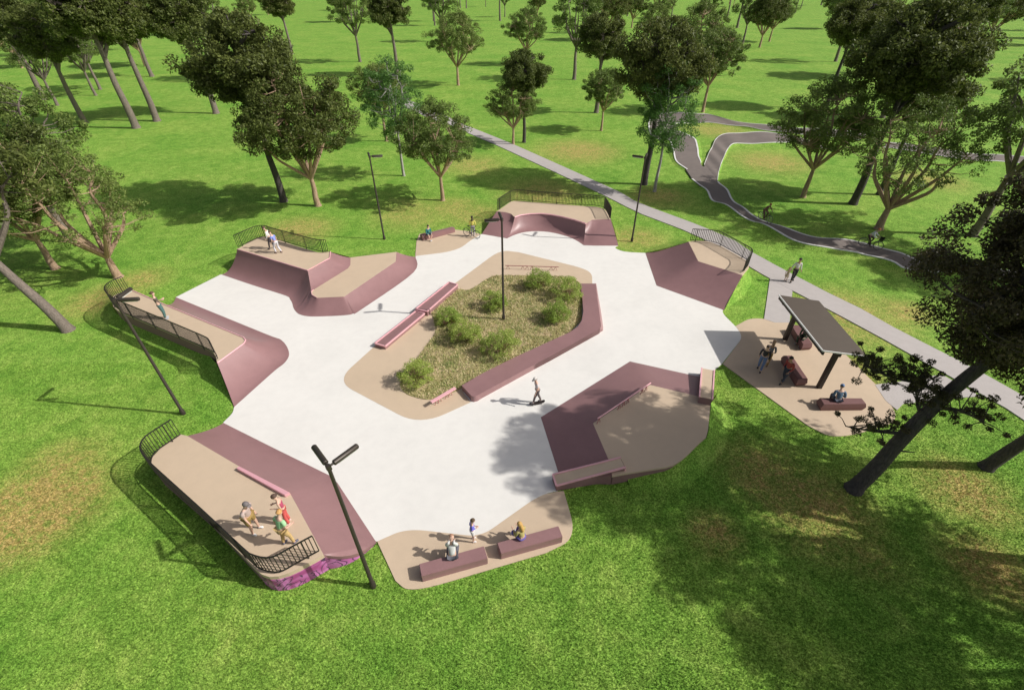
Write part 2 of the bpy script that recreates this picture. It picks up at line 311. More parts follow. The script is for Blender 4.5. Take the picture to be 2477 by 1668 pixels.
track_strip('pump_track', PS(4,[(905,815),(870,730),(850,600),(790,520),(650,470),(570,430),(600,385),(840,371),(1000,370),(1300,400),(1780,470),(2300,520),(2700,560)]), PS(4,[(760,890),(640,800),(600,660),(560,560),(430,560),(345,480),(340,330),(480,262),(860,268),(1000,272),(1250,345),(1790,415),(2300,445),(2800,480)]), .12, n=90, ph=2)
track_strip('pump_track', PS(5,[(1100,640),(1500,700),(1900,770),(2290,800),(2700,820)]), PS(5,[(1150,590),(1600,640),(1950,705),(2290,730),(2750,755)]), .08, n=30)
J = [P(4,*q,.112) for q in ((735,872),(820,1000),(905,1075),(1095,1045),(1098,985),(1010,760),(962,830),(945,855),(925,845),(890,780))]
sheet('pump_track', J, -.1, M['track'])
# ------------------------------------------------------------------ skate ramps
def coping(parts, pts, r=.035, name='coping', mat='pink', parent=None):
    mb = MB(); mb.tube([p+Vector((0, 0, .012)) for p in pts], r, 8); return mb.build(name, M[mat], parent, smooth=True)
def deck(root, pts, zb=-.08, rim=.16, wall='wall', name='deck'):
    # beige top slab with a rim over the side wall
    mb = MB(); z = pts[0].z; mb.prism(pts, z-rim); o = mb.build(name, M['beige'], root)
    c = sum(pts, Vector())/len(pts); inner = [p+(c-p).normalized()*.045 for p in pts]
    mb = MB(); mb.prism([Vector((p.x, p.y, z-rim)) for p in inner], zb); mb.build('side_wall', M[wall], root); return o
def bank(root, pairs, p=1.0, n=12, sub=2, name='ramp_face', mat='purple', zb=-.08, cb=0, ct=0):
    mb = MB(); T = [a if isinstance(a, Vector) else P(*a) for a, b in pairs]; B = [P(*(b if len(b) > 3 else (*b, .004))) for a, b in pairs]
    if cb:
        k = 5; lin = lambda L: [a.lerp(b, j/k) for a, b in zip(L, L[1:]) for j in range(k)]+[L[-1]]
        B2 = catmull(B, k); T = catmull(T, k) if ct else lin(T); B = B2; sub = 1
        for q in B: q.z = .004
    loft(mb, T, B, p, n, zb, sub); return mb.build(name, M[mat], root, smooth=True)
def mound(T, B): 
    mb = MB(); loft(mb, T, B, 1.6, 8, -.12, 3); return tag(mb.build('grass_bank', M['grass'], smooth=True), kind='structure')
def fence(path, label, h=1.05, loc=None):
    path = catmull(path, 8); root = empty('fence', label, 'fence', group='black steel fences along the backs of the ramps')
    L = resample(path, step=.13); z = Vector((0, 0, 1)); n = len(L)
    for nm, zz, w in (('top_rail', h, .05), ('bottom_rail', .10, .04)):
        mb = MB(); S = resample(path, step=.22)
        for a, b in zip(S, S[1:]): mb.bar(a+z*zz, b+z*zz, w, .035)
        mb.build(nm, M['black'], root)
    posts = [3]+list(range(18, n-9, 17))+[n-4]
    for i in posts:
        mb = MB(); mb.bar(L[i]-z*.12, L[i]+z*(h+.005), .05); mb.build('post', M['black'], root)
    for a, b in zip([0]+posts, posts+[n-1]):
        mb = MB()
        for i in range(a, b+1):
            if i not in posts: mb.bar(L[i]+z*.10, L[i]+z*(h-.01), .03)
        if mb.v: mb.build('baluster_panel', M['black'], root)
    recentre(root, L[0]); return root

# west bank (left middle)
Z = 1.2
rt = empty('skate_ramp', 'long mauve bank with beige deck and pink coping behind the pole at the left', 'skate ramp')
T = [(6,1230,528,Z),(6,1925,818,Z),(6,1975,838,Z),(6,1995,866,Z),(6,1980,895,Z),(6,1940,925,Z),(6,1730,1078,Z)]
bank(rt, list(zip(T, [(6,1340,460),(0,600,757),(0,640,773),(0,657,800),(0,649,822),(0,620,846),(6,1887,1490)])), 1.7, 14, 3, cb=1)
d = PS(6,[(915,390),(1925,818),(1975,838),(1995,866),(1980,895),(1730,1078),(1715,1020)],Z)+round_poly([(P(6,1690,955,Z),.5)])[:0]+PS(6,[(1700,985),(1665,950),(1600,918),(1000,668),(800,585),(755,550),(738,500),(750,450),(800,425)],Z)
deck(rt, d); coping(rt, PS(6,[(915,390),(1230,528),(1925,818),(1975,838),(1995,866),(1980,895),(1730,1078)],Z), parent=rt)
recentre(rt, P(6,1500,800))
fence([q-Vector((0,0,1.05)) for q in PS(6,[(830,265),(740,305),(695,333),(668,368),(680,410),(730,450),(800,490),(1240,672),(1590,820),(1645,855),(1668,900)],Z+1.05)], 'black fence with a curved end, above the mauve bank behind the left pole')
mound(PS(6,[(1725,1085),(1600,950),(1000,705),(790,620),(720,530),(760,440),(880,400)],.52), PS(6,[(1880,1480),(1450,1180),(850,860),(560,720),(480,520),(640,330),(900,300)],-.04))
# back-left quarter pipe with lower wedge
Z, z2 = 1.5, .7
rt = empty('skate_ramp', 'tall mauve quarter pipe joined to a low beige wedge, at the back left', 'skate ramp')
Es, Ee = P(7,1045,625,Z), P(7,1085,862,z2)
def spine(t):
    q = Es.lerp(Ee, t); q.z = z2+(Z-z2)*(1-t)**1.3; return q
pr = [((7,250,385,Z),(7,75,670)),((7,640,505,Z),(7,430,790)),((7,1015,618,Z),(7,790,905)),((7,1045,628,Z),(7,845,948)),(spine(.25),(7,870,992)),(spine(.5),(7,880,1032)),
 (spine(.75),(7,893,1062)),((7,1085,865,z2),(7,915,1090)),((7,1095,900,z2),(7,955,1118)),((7,1150,932,z2),(7,1060,1140)),((7,1300,925,z2),(7,1270,1138)),((7,1450,918,z2),(7,1480,1126)),((7,1460,914,z2),(7,1560,1108)),
 ((7,1480,903,z2),(7,1650,1062)),((7,2036,525,z2),(7,2238,645)),((7,2045,415,z2),(7,2258,468))]
bank(rt, pr, [2.1]*11+[2.0]*20+[1.7]*15+[1.4]*40, 14, 1, cb=1)
up_ = [((7,1045,625,Z),(7,1085,862,z2)),((7,1100,590,Z),(7,1110,842,z2)),((7,1292,487,Z),(7,1500,600,z2)),((7,1300,465,Z),(7,1526,560,z2)),((7,1300,415,Z),(7,1528,478,z2))]
bank(rt, up_, 1.3, 8, 2)
deck(rt, PS(7,[(250,385),(1045,625),(1292,487),(1300,465),(1300,415),(1160,418),(900,343),(640,258),(560,240),(480,255),(430,285),(380,305)],Z))
mb = MB(); mb.prism(PS(7,[(1085,865),(1110,842),(1500,600),(1526,560),(1528,478),(2045,415),(2036,525),(1480,903),(1455,918),(1150,932),(1095,900)],z2), -.08); mb.build('lower_deck', M['beige'], rt)
coping(rt, PS(7,[(250,385),(1045,625),(1292,487),(1300,415)],Z), parent=rt)
coping(rt, PS(7,[(1110,842),(1085,865),(1095,900),(1150,932)],z2), .02, parent=rt)
recentre(rt, P(7,1000,700))
fence([q-Vector((0,0,1.0)) for q in PS(7,[(208,230),(390,150),(450,126),(510,117),(570,119),(625,140),(865,205),(1120,270),(1180,278),(1240,277)],Z+1.0)], 'black fence with two people in front of it, at the back left', 1.0)
mound(PS(7,[(2045,415),(1528,477),(1400,440),(1300,412),(1290,404)],.66), PS(7,[(2120,380),(1500,395),(1420,370),(1330,350),(1320,345)],-.04))
# back bowl
Z = 1.08
rt = empty('skate_ramp', 'curved mauve bowl corner with a beige deck at the back centre', 'skate ramp')
pr = [((8,955,350,Z),(8,800,586)),((8,1045,358,Z),(8,950,612)),((8,1105,375,Z),(8,1005,622)),((8,1142,412,Z),(8,1062,632))]
bank(rt, pr, [1, 1, 1, 1.1, 1.3, 1.7, 2.4], 10, 2)
pr = [((8,1142,412,Z),(8,1062,632)),((8,1200,392,Z),(8,1150,592)),((8,1300,379,Z),(8,1250,566)),((8,1420,375,Z),(8,1370,557)),((8,1520,385,Z),(8,1500,565)),((8,1640,408,Z),(8,1610,588)),((8,1760,438,Z),(8,1710,618)),((8,1830,460,Z),(8,1790,655)),((8,1885,480,Z),(8,1862,703))]
bank(rt, pr, 2.4, 18, 3, cb=1, ct=1)
pr = [((8,1885,480,Z),(8,1862,703)),((8,1950,438,Z),(8,1960,707)),((8,2145,430,Z),(8,2225,708))]
bank(rt, pr, [2.4, 2.0, 1.6, 1.3, 1.15, 1.05, 1.0], 14, 3)
deck(rt, PS(8,[(955,350),(1045,358),(1105,375),(1142,412),(1200,392),(1300,379),(1420,375),(1520,385),(1640,408),(1760,438),(1830,460),(1885,480),(1950,438),(2145,430),(2100,350),(2075,325),(2040,310),(1980,300),(1780,288),(1580,270),(1380,257),(1200,240),(1140,240),(1100,250),(1060,278),(975,338)],Z))
coping(rt, PS(8,[(1142,412),(1200,392),(1300,379),(1420,375),(1520,385),(1640,408),(1760,438),(1830,460),(1885,480)],Z), .06, parent=rt)
recentre(rt, P(8,1400,450))
fence([q-Vector((0,0,1.0)) for q in PS(8,[(962,225),(1070,155),(1100,138),(1140,128),(1200,127),(1380,143),(1585,157),(1785,172),(1990,183),(2060,194),(2100,218),(2155,315)],Z+1.0)], 'long black fence round the deck of the back centre bowl', 1.0)
mound(PS(8,[(2145,428),(2180,520),(2225,706)],.0), PS(8,[(2200,428),(2260,520),(2260,706)],-.04))
# right bank
Z = 1.2
rt = empty('skate_ramp', 'faceted mauve bank with a small beige deck beside the path at the right', 'skate ramp')
bank(rt, [((9,800,280,Z),(9,350,396)),((9,902,482,Z),(9,466,735)),((9,1360,626,Z),(9,1168,990))], 1.25, 14, 6)
deck(rt, PS(9,[(800,280),(902,482),(1360,626),(1385,600),(1430,545),(1420,490),(1380,458),(1145,325),(1040,285),(985,273),(830,270)],Z))
recentre(rt, P(9,900,600))
fence([q-Vector((0,0,1.0)) for q in PS(9,[(845,145),(1030,155),(1110,167),(1185,198),(1415,322),(1455,345),(1470,378),(1450,415),(1405,465)],Z+1.0)], 'short black fence on the right bank, beside the grey path', 1.0)
mound([P(9,355,393,.0),P(9,470,368,.35),P(9,640,325,.75),P(9,800,277,1.12)], [P(9,345,385,-.04),P(9,440,330,-.04),P(9,610,270,-.04),P(9,770,215,-.04)])
mound([P(9,1434,545,1.12),P(9,1366,632,1.1),P(9,1290,760,.7),P(9,1172,992,.0)], [P(9,1470,640,-.04),P(9,1450,740,-.04),P(9,1360,860,-.04),P(9,1180,1000,-.04)])
# front-left deck
Z = .95
rt = empty('skate_ramp', 'large beige deck with mauve bank and pink painted wall, front left', 'skate ramp')
bank(rt, [((13,690,238,Z),(13,972,136)),((13,1090,473,Z),(13,1390,345)),((13,1490,680,Z),(13,1800,546)),((13,1510,715,Z),(13,1862,602)),((13,1755,1165,Z),(13,2168,1068))], 1.35, 14, 3)
base = PS(13,[(690,238),(1090,473),(1490,680),(1510,715),(1755,1165),(1680,1210),(1560,1275),(1480,1312),(1400,1336),(1330,1340),(1275,1322),(1230,1288),(1180,1238),(800,840),(430,510),(400,470),(398,440),(420,400),(480,335),(630,225)],Z)
deck(rt, base, rim=.2)
# painted end wall, following the curved end of the deck
ew = base[4:12]; ew2 = [Vector((q.x, q.y, .78)) for q in off(ew, -.0)]
cc = sum(base, Vector())/len(base); o1 = [Vector((q.x, q.y, .742)) + (q-cc).normalized()*.02 for q in ew]; o2 = [Vector((q.x, q.y, -.05)) for q in o1]
for q in o1: q.z = .742
mb = MB(); k = len(o1); mb.add(o1+o2+[q-(q-cc).normalized()*.12 for q in o1]+[q-(q-cc).normalized()*.12 for q in o2],
  [(i, i+1, k+i+1, k+i) for i in range(k-1)]+[(2*k+i, 3*k+i, 3*k+i+1, 2*k+i+1) for i in range(k-1)]+[(i, 2*k+i, 2*k+i+1, i+1) for i in range(k-1)]); mb.build('mural_panel', M['mural'], rt)
# bank end edge and its painted side
S0 = [P(13,1755,1168,Z)]; e = P(13,2168,1068,.004)
mb = MB(); A = [P(13,1755,1165,Z), P(13,1900,1172,.62), P(13,2040,1145,.25), P(13,2168,1070,.006)]; A = catmull(A, 4)
T0 = P(13,1755,1165,Z); W = []
for i, q in enumerate(A): W.append(q)
mb = MB(); k = len(W); inn = [T0.lerp(P(13,2168,1068,.004), i/(k-1)) for i in range(k)]
for i, q in enumerate(inn): q.z = .004+(Z-.004)*(1-i/(k-1))**1.35
Wz = [Vector((q.x, q.y, i_.z)) for q, i_ in zip(W, inn)]
loft(mb, inn, [Vector((q.x, q.y, q.z-.002)) for q in Wz], 1, 2, -.08); mb.build('ramp_shoulder', M['purple'], rt, smooth=True)
mb = MB(); out = [Vector((q.x, q.y-.03, max(.0, q.z-.16))) for q in Wz]; lowr = [Vector((q.x, q.y, -.06)) for q in out]; mb.add(out+lowr, [(i, i+1, k+i+1, k+i) for i in range(k-1)]); mb.build('mural_panel', M['mural'], rt)
recentre(rt, P(13,1100,800))
fence([q-Vector((0,0,1.05)) for q in PS(13,[(560,110),(375,230),(335,275),(318,325),(338,378),(400,450),(800,812),(1130,1120),(1200,1168),(1290,1190),(1370,1180),(1460,1130),(1665,1020)],Z+1.05)], 'long black fence curving round the front left deck and its three people')
mb = MB(); q = [P(13,1095,474,Z+.16),P(13,1490,680,Z+.16),P(13,1450,700,Z+.16),P(13,1072,490,Z+.16)]; mb.prism(q, Z)
o = mb.build('grind_ledge', M['pinkc'], bevel=.012); tag(o, 'pink curb along the edge of the front left deck', 'ledge'); 
# front-right bank
Z = .6
rt = empty('skate_ramp', 'low mauve bank around a beige deck in tree shade at the front right', 'skate ramp')
bank(rt, [((12,860,1168,Z),(12,318,1315)),((12,692,776,Z),(12,126,710)),((12,1308,360,Z),(12,1092,106)),((12,1850,488,Z),(12,1856,275))], 1.0, 8, 4)
dk = PS(12,[(860,1168),(692,776),(1308,360),(1850,488),(1965,560),(1962,600),(1950,720),(1938,850),(1915,930),(1840,990),(1720,1110),(1650,1170),(1560,1225),(1480,1250),(1060,1315),(900,1345)],Z)
deck(rt, dk, rim=.1)
mb = MB(); q = [P(12,860,1168,Z-.01),P(12,318,1315,.002),P(12,335,1420,.002),P(12,900,1340,Z-.01)]; mb.prism(q, -.08); mb.build('ramp_face', M['purple'], rt)
mb = MB(); q = [P(12,1850,488,Z-.01),P(12,1856,275,.002),P(12,1930,285,.002),P(12,1965,560,Z-.01)]; mb.prism(q, -.08); mb.build('ramp_face', M['purple'], rt)
recentre(rt, P(12,1200,900))
mound([P(12,1970,560,.45),P(12,1968,600,.56),P(12,1952,720,.56),P(12,1943,850,.56),P(12,1920,935,.56),P(12,1845,998,.5),P(12,1725,1118,.45),P(12,1655,1178,.42),P(12,1565,1238,.38),P(12,1480,1262,.33),P(12,1200,1310,.25),P(12,1060,1335,.2)],
 [P(12,2060,420,-.04),P(12,2150,620,-.04),P(12,2180,780,-.04),P(12,2180,950,-.04),P(12,2120,1100,-.04),P(12,2000,1250,-.04),P(12,1880,1380,-.04),P(12,1750,1480,-.04),P(12,1600,1530,-.04),P(12,1450,1550,-.04),P(12,1200,1540,-.04),P(12,1100,1500,-.04)])
def hubba(name, label, nw, ne, se, sw, cat='ledge', zb=-.02, top='beige', side='wall', trims=((0, 3), (1, 2)), ends=()):
    # sloping concrete ledge with pink steel edges; corners carry their own heights
    rt = empty(name, label, cat); c = [P(*q) for q in (nw, ne, se, sw)]
    mb = MB(); mb.prism([q-Vector((0, 0, .02)) for q in c], zb); mb.build('block', M[side], rt, bevel=.008)
    cc = sum(c, Vector())/4; mb = MB(); cin = [q+(cc-q).normalized()*.03 for q in c]; mb.prism(cin, [q.z-.03 for q in cin] if sum(cin[i][0]*cin[(i+1)%4][1]-cin[(i+1)%4][0]*cin[i][1] for i in range(4)) > 0 else [q.z-.03 for q in cin[::-1]]); mb.build('top_surface', M[top], rt)
    for a, b in trims:
        mb = MB(); mb.bar(c[a], c[b], .07, .07); mb.build('edge_trim', M['pink'], rt)
    for i in ends:
        mb = MB(); mb.bar(c[i]-Vector((0, 0, .03)), Vector((c[i].x, c[i].y, 0)), .05); mb.build('edge_trim', M['pink'], rt)
    recentre(rt, Vector((cc.x, cc.y, 0))); return rt
hubba('hubba_ledge', 'sloping beige ledge with pink edges where the front right bank meets the shelter lawn', (12,1870,177,.42),(12,2005,202,.42),(12,1985,520,1.0),(12,1845,490,1.0))
hubba('hubba_ledge', 'long sloping beige ledge with pink edges in tree shade, nearest the front benches', (12,255,1332,.36),(12,992,1146,.92),(12,1045,1252,.82),(12,296,1452,.34), trims=((0,1),(3,2),(0,3)), ends=(2,))
# island: low raised mauve band, planting bed, ledges
zi = .34
rt = empty('manual_pad', 'low mauve raised band wrapping the right side of the planting bed', 'skate ledge')
I = [P(11,2018,212,.03),P(11,2034,330,.2),P(11,2042,430,zi),P(11,2030,500,zi),P(11,1998,550,zi),P(11,1935,592,zi),P(11,1500,790,zi),P(11,1240,920,zi),P(11,1090,1008,zi)]
U = [P(11,2136,212,.03),P(11,2152,330,.2),P(11,2166,430,zi),P(11,2176,505,zi),P(11,2180,545,zi),P(11,2172,567,zi),P(11,1800,772,zi),P(11,1450,958,zi),P(11,1215,1085,zi)]
B = [P(11,2142,211,.02),P(11,2162,330,.004),P(11,2180,430,.004),P(11,2190,500,.004),P(11,2197,555,.004),P(11,2196,580,.004),P(11,1810,800,.004),P(11,1460,992,.004),P(11,1245,1110,.004)]
mb = MB(); loft(mb, I, U, 1, 2, -.08, 3); mb.build('top_surface', M['purple'], rt, smooth=True)
mb = MB(); loft(mb, U, B, .8, 5, -.08, 3); mb.build('side_face', M['purple'], rt, smooth=True)
E1 = [P(11,1215,1085,zi), P(11,1200,1094,zi), P(11,1182,1096,zi), P(11,1165,1090,zi)]; E2 = [P(11,1245,1110,.004), P(11,1215,1130,.004), P(11,1185,1138,.004), P(11,1160,1132,.004)]
mb = MB(); loft(mb, E1, E2, .7, 5, -.08, 2); mb.build('rounded_corner', M['purple'], rt, smooth=True)
mb = MB(); mb.prism([I[-1], U[-1]]+E1[1:], -.08); mb.build('end_block', M['purple'], rt)
mb = MB(); mb.prism([P(11,1088,1012,zi-.01), P(11,1168,1092,zi-.01), P(11,1150,1110,zi-.01), P(11,1080,1035,zi-.01)], -.08)
recentre(rt, P(11,1800,700))
bedpts = poly([(8,240,1385),(8,555,1150,.3),(8,660,1180,.8),(8,870,1040,.9),(8,960,1012,.6),(8,1680,1024,.8),(8,1815,1080,.8),(8,1832,1120)]+[(11,2030,340),(11,2030,500,.5),(11,1930,600),(11,1085,1030),(11,1050,1050),(11,830,1128,.5),(11,640,1075,.5),(11,595,985,.5),(11,895,585,.6),(11,855,450,.2)], .03)
sheet('planting_bed', bedpts, -.1, M['bed'])
def inside(p, poly_):
    c = False; n = len(poly_)
    for i in range(n):
        a, b = poly_[i], poly_[i-1]
        if (a.y > p[1]) != (b.y > p[1]) and p[0] < (b.x-a.x)*(p[1]-a.y)/(b.y-a.y)+a.x: c = not c
    return c
rng = np.random.default_rng(3)
def blades(name, pts, h, w, mat):
    n = len(pts); a = rng.uniform(0, 2*np.pi, n); hh = h*rng.uniform(.5, 1.2, n); ln = rng.uniform(.2, .9, n)*hh; b = rng.uniform(0, 2*np.pi, n)
    V = np.zeros((n, 3, 3)); V[:, 0] = pts; V[:, 1] = pts; V[:, 2] = pts
    V[:, 0, 0] += np.cos(a)*w; V[:, 0, 1] += np.sin(a)*w; V[:, 1, 0] -= np.cos(a)*w; V[:, 1, 1] -= np.sin(a)*w
    V[:, 2, 0] += np.cos(b)*ln; V[:, 2, 1] += np.sin(b)*ln; V[:, 2, 2] += hh
    me = bpy.data.meshes.new(name); me.vertices.add(3*n); me.vertices.foreach_set('co', V.ravel()); me.loops.add(3*n); me.loops.foreach_set('vertex_index', np.arange(3*n, dtype=np.int32))
    me.polygons.add(n); me.polygons.foreach_set('loop_start', np.arange(0, 3*n, 3, dtype=np.int32)); me.update(); me.materials.append(mat)
    o = bpy.data.objects.new(name, me); col.objects.link(o); return tag(o, kind='stuff')
bx = [p.x for p in bedpts]; by = [p.y for p in bedpts]; pp = []
for _ in range(30000):
    q = (random.uniform(min(bx), max(bx)), random.uniform(min(by), max(by)))
    if inside(q, bedpts): pp.append((*q, .03))
tag(blades('dry_grass', np.array(pp), .12, .02, M['straw']), 'straw coloured grass filling the central planting bed', 'grass')
def inside_np(X, Y, pl):
    c = np.zeros(len(X), bool); n = len(pl)
    for i in range(n):
        a, b = pl[i], pl[i-1]
        if a.y == b.y: continue
        c ^= ((a.y > Y) != (b.y > Y)) & (X < (b.x-a.x)*(Y-a.y)/(b.y-a.y)+a.x)
    return c
n_ = 420000; Y = 4.5+17*rng.random(n_)**1.25; X = rng.uniform(-1, 1, n_)*(1.12*(Y*.78+10.6)+.5); keep = np.ones(n_, bool)
front7 = base[5:]+PS(13,[(972,136),(1800,546),(1862,602),(2168,1068),(2040,1140),(1900,1165)])
for pl in (slab, pads['front_pad'], pads['shelter_pad'], dk, base, [base[0]]+PS(13,[(972,136),(1390,345),(1800,546),(1862,602),(2168,1068)])+[base[4]]): keep &= ~inside_np(X, Y, pl)
X, Y = X[keep], Y[keep]
tag(blades('grass', np.stack([X, Y, np.full(len(X), -.03)], 1), .055, .011, M['grass']), 'short green grass blades of the near lawn', 'grass')
def box_ledge(label, c, z, name='grind_ledge', parent=None, trims=True):
    rt = empty(name, label, 'ledge'); q = [P(*a, z) for a in c]; mb = MB(); mb.prism([v-Vector((0,0,.012)) for v in q], -.02); mb.build('block', M['purple'], rt)
    for a, b in ((0, 1), (1, 2), (2, 3), (3, 0)):
        mb = MB(); mb.bar(q[a], q[b], .075, .075); mb.build('edge_trim', M['pink'], rt)
    recentre(rt, Vector((q[0].x, q[0].y, 0))); return rt
box_ledge('higher mauve ledge with pink edges, at the upper left corner of the planting bed', [(11,990,202),(11,1058,221),(11,820,430),(11,728,412)], .36)
box_ledge('lower mauve ledge with pink edges, on the beige pad left of the planting bed', [(11,730,428),(11,800,446),(11,490,703),(11,410,680)], .24)
def vlegs(root, a, b, ts, h, spread=.16, mat='rust', r=.016, out=0, zoff=0):
    d = (b-a).normalized()
    for t in ts:
        q = a.lerp(b, t); mb = MB()
        for s in (-1, 1): mb.tube([q, q+d*s*spread-Vector((0, 0, h))], r, 6)
        mb.build('leg', M[mat], root)
# wide pink flat bar beside the end of the band
rt = empty('grind_rail', 'wide pink flat bar on splayed legs at the front tip of the planting bed', 'rail'); h = .34
a, b = P(11,850,1140,h), P(11,1040,1028,h); mb = MB(); mb.bar(a, b, .2, .05); mb.build('rail_bar', M['pink'], rt, bevel=.01); vlegs(rt, a.lerp(b,.04), b, (.18,.3,.62,.76), h, .12)
recentre(rt, Vector((a.x, a.y, 0)))
rt = empty('grind_rail', 'thin red flat rail on splayed legs behind the planting bed', 'rail'); h = .3
a, b = P(8,1045,914,h), P(8,1602,930,h); mb = MB(); mb.bar(a, b, .05, .04); mb.build('rail_bar', M['rust'], rt); vlegs(rt, a, b, (.05,.33,.41,.5,.86,.94), h, .14); recentre(rt, Vector((a.x, a.y, 0)))
rt = empty('grind_rail', 'round pink handrail along the deck edge of the front right bank', 'rail'); h = .36
a, b = P(12,742,724,.6+h), P(12,1318,338,.6+h); mb = MB(); mb.tube([a, b], .032, 8); mb.build('rail_bar', M['pink'], rt, smooth=True); vlegs(rt, a, b, (.03,.4,.48,.56,.84,.92), h, .1, r=.02); recentre(rt, Vector((a.x, a.y, .6)))
# benches
def bench(label, c, z=.42, mat='purple', taper=0, zb=.006):
    q = [P(*a, z) for a in c]; cc = sum(q, Vector())/4; mb = MB(); 
    if not taper: mb.prism(q, zb)
    else:
        # hexagonal ends: sides swell halfway down
        mid = [Vector((p.x, p.y, z*.5))+(p-cc).normalized()*taper for p in q]; lo_ = [Vector((p.x, p.y, zb)) for p in q]
        mb.add(q+mid+lo_, [(0,1,2,3),(8,9,10,11)]+[(i, (i+1)%4, 4+(i+1)%4, 4+i) for i in range(4)]+[(4+i, 4+(i+1)%4, 8+(i+1)%4, 8+i) for i in range(4)])
    o = mb.build('bench', M[mat], bevel=.015); b0 = Vector((cc.x, cc.y, zb)); o.location = b0; o.data.transform(Matrix.Translation(-b0)); return tag(o, label, 'bench', 'solid concrete benches')
bench('mauve block bench at the front with a grey shirted person sitting on it', [(14,575,875),(14,1252,688),(14,1292,815),(14,600,1005)])
bench('mauve block bench at the front with a long blond haired person sitting on it', [(14,1390,655),(14,2030,478),(14,2075,592),(14,1430,768)])
bench('long mauve bench at the back beside the standing bicycle', [(8,152,592),(8,205,578),(8,500,510),(8,518,518)][0:1]+[(8,490,508),(8,519,520),(8,218,600)], .42)
bench('short end piece bench turning the corner of the long back bench', [(8,152,590),(8,205,572),(8,225,590),(8,180,608)], .415)
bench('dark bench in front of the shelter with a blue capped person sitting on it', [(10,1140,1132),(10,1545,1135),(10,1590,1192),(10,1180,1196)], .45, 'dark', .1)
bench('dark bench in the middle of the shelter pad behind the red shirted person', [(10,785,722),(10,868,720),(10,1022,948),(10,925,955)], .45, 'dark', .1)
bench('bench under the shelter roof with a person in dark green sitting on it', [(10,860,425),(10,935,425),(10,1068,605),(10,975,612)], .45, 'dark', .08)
# shelter
rt = empty('shelter', 'open shelter with a flat brown tilted roof on two dark posts', 'shelter')
Rf = [P(10,738,133,2.78),P(10,1130,190,2.42),P(10,1605,733,2.36),P(10,1168,678,2.75)]
mb = MB(); mb.prism(Rf, [q.z-.05 for q in (Rf if sum(Rf[i][0]*Rf[(i+1)%4][1]-Rf[(i+1)%4][0]*Rf[i][1] for i in range(4)) > 0 else Rf[::-1])]); rf = mb.build('roof', M['roof'], rt)
for a, b in ((3, 0), (3, 2)):
    mb = MB(); mb.bar(Rf[a], Rf[b], .05, .07); mb.build('fascia', M['fascia'], rt)
dz = Vector((0, 0, -.16))
for t in (.04, .42, .93):
    mb = MB(); s = Rf[0].lerp(Rf[1], t)+dz; e = Rf[3].lerp(Rf[2], t)+dz; mb.bar(s, e, .08, .16); mb.build('roof_beam', M['steel'], rt)
for q in (P(10,797,568), P(10,1127,1033)):
    mb = MB(); mb.bar(q, Vector((q.x, q.y, 2.5)), .22, .22, up=Vector((0, 1, 0))); mb.build('post', M['steel'], rt, bevel=.01)
    mb = MB(); mb.bar(Vector((q.x-1.0, q.y, 2.54)), Vector((q.x+1.0, q.y, 2.27)), .1, .14); mb.build('roof_bracket', M['steel'], rt)
recentre(rt, P(10,950,800))
# lamps
def lamp(base, arms, label):
    h = 6.65; rt = empty('street_lamp', label, 'lamp post', base, group='dark lamp posts round the skatepark'); 
    mb = MB(); mb.tube([(0,0,-.05),(0,0,.25),(0,0,.3),(0,0,h)], [.11,.11,.075,.055], 10); mb.build('pole', M['lamp'], rt, smooth=True)
    mb = MB(); mb.bar((0,0,h-.12),(0,0,h+.06),.13); mb.build('bracket', M['lamp'], rt, bevel=.01)
    for a in arms:
        d = Vector(a).normalized(); mb = MB(); mb.tube([d*.05+Vector((0,0,h)), d*.3+Vector((0,0,h))], .035, 8); mb.tube([d*.16+Vector((0,0,h)), d*.18+Vector((0,0,h)), d*.95+Vector((0,0,h)), d*.98+Vector((0,0,h))], [.06,.085,.085,.06], 10)
        hd = mb.build('lamp_head', M['lamp'], rt, smooth=True)
        mb = MB(); mb.bar(d*.3+Vector((0,0,h-.075)), d*.9+Vector((0,0,h-.075)), .1, .04); mb.build('lens', M['lens'], hd)
lamp(P(6,1412,1553), [(.08,.86,0),(.82,.07,0)], 'dark lamp post standing on the lawn at the left, its heads over the fence corner')
lamp(P(13,2145,1413), [(-.52,.6,0),(.49,.61,0)], 'dark lamp post nearest the front, with a wide V of two heads')
lamp(P(8,1027,1478), [(-.12,.71,0),(-.8,-.13,0)], 'dark lamp post rising from the central planting bed')
lamp(P(2,1358,1390), [(-.19,.58,0),(.75,.13,0)], 'dark lamp post on the lawn behind the back left ramp')
lamp(P(3,1740,1410), [(-.67,.35,0),(.25,.7,0)], 'dark lamp post between the back bowl and the right bank')

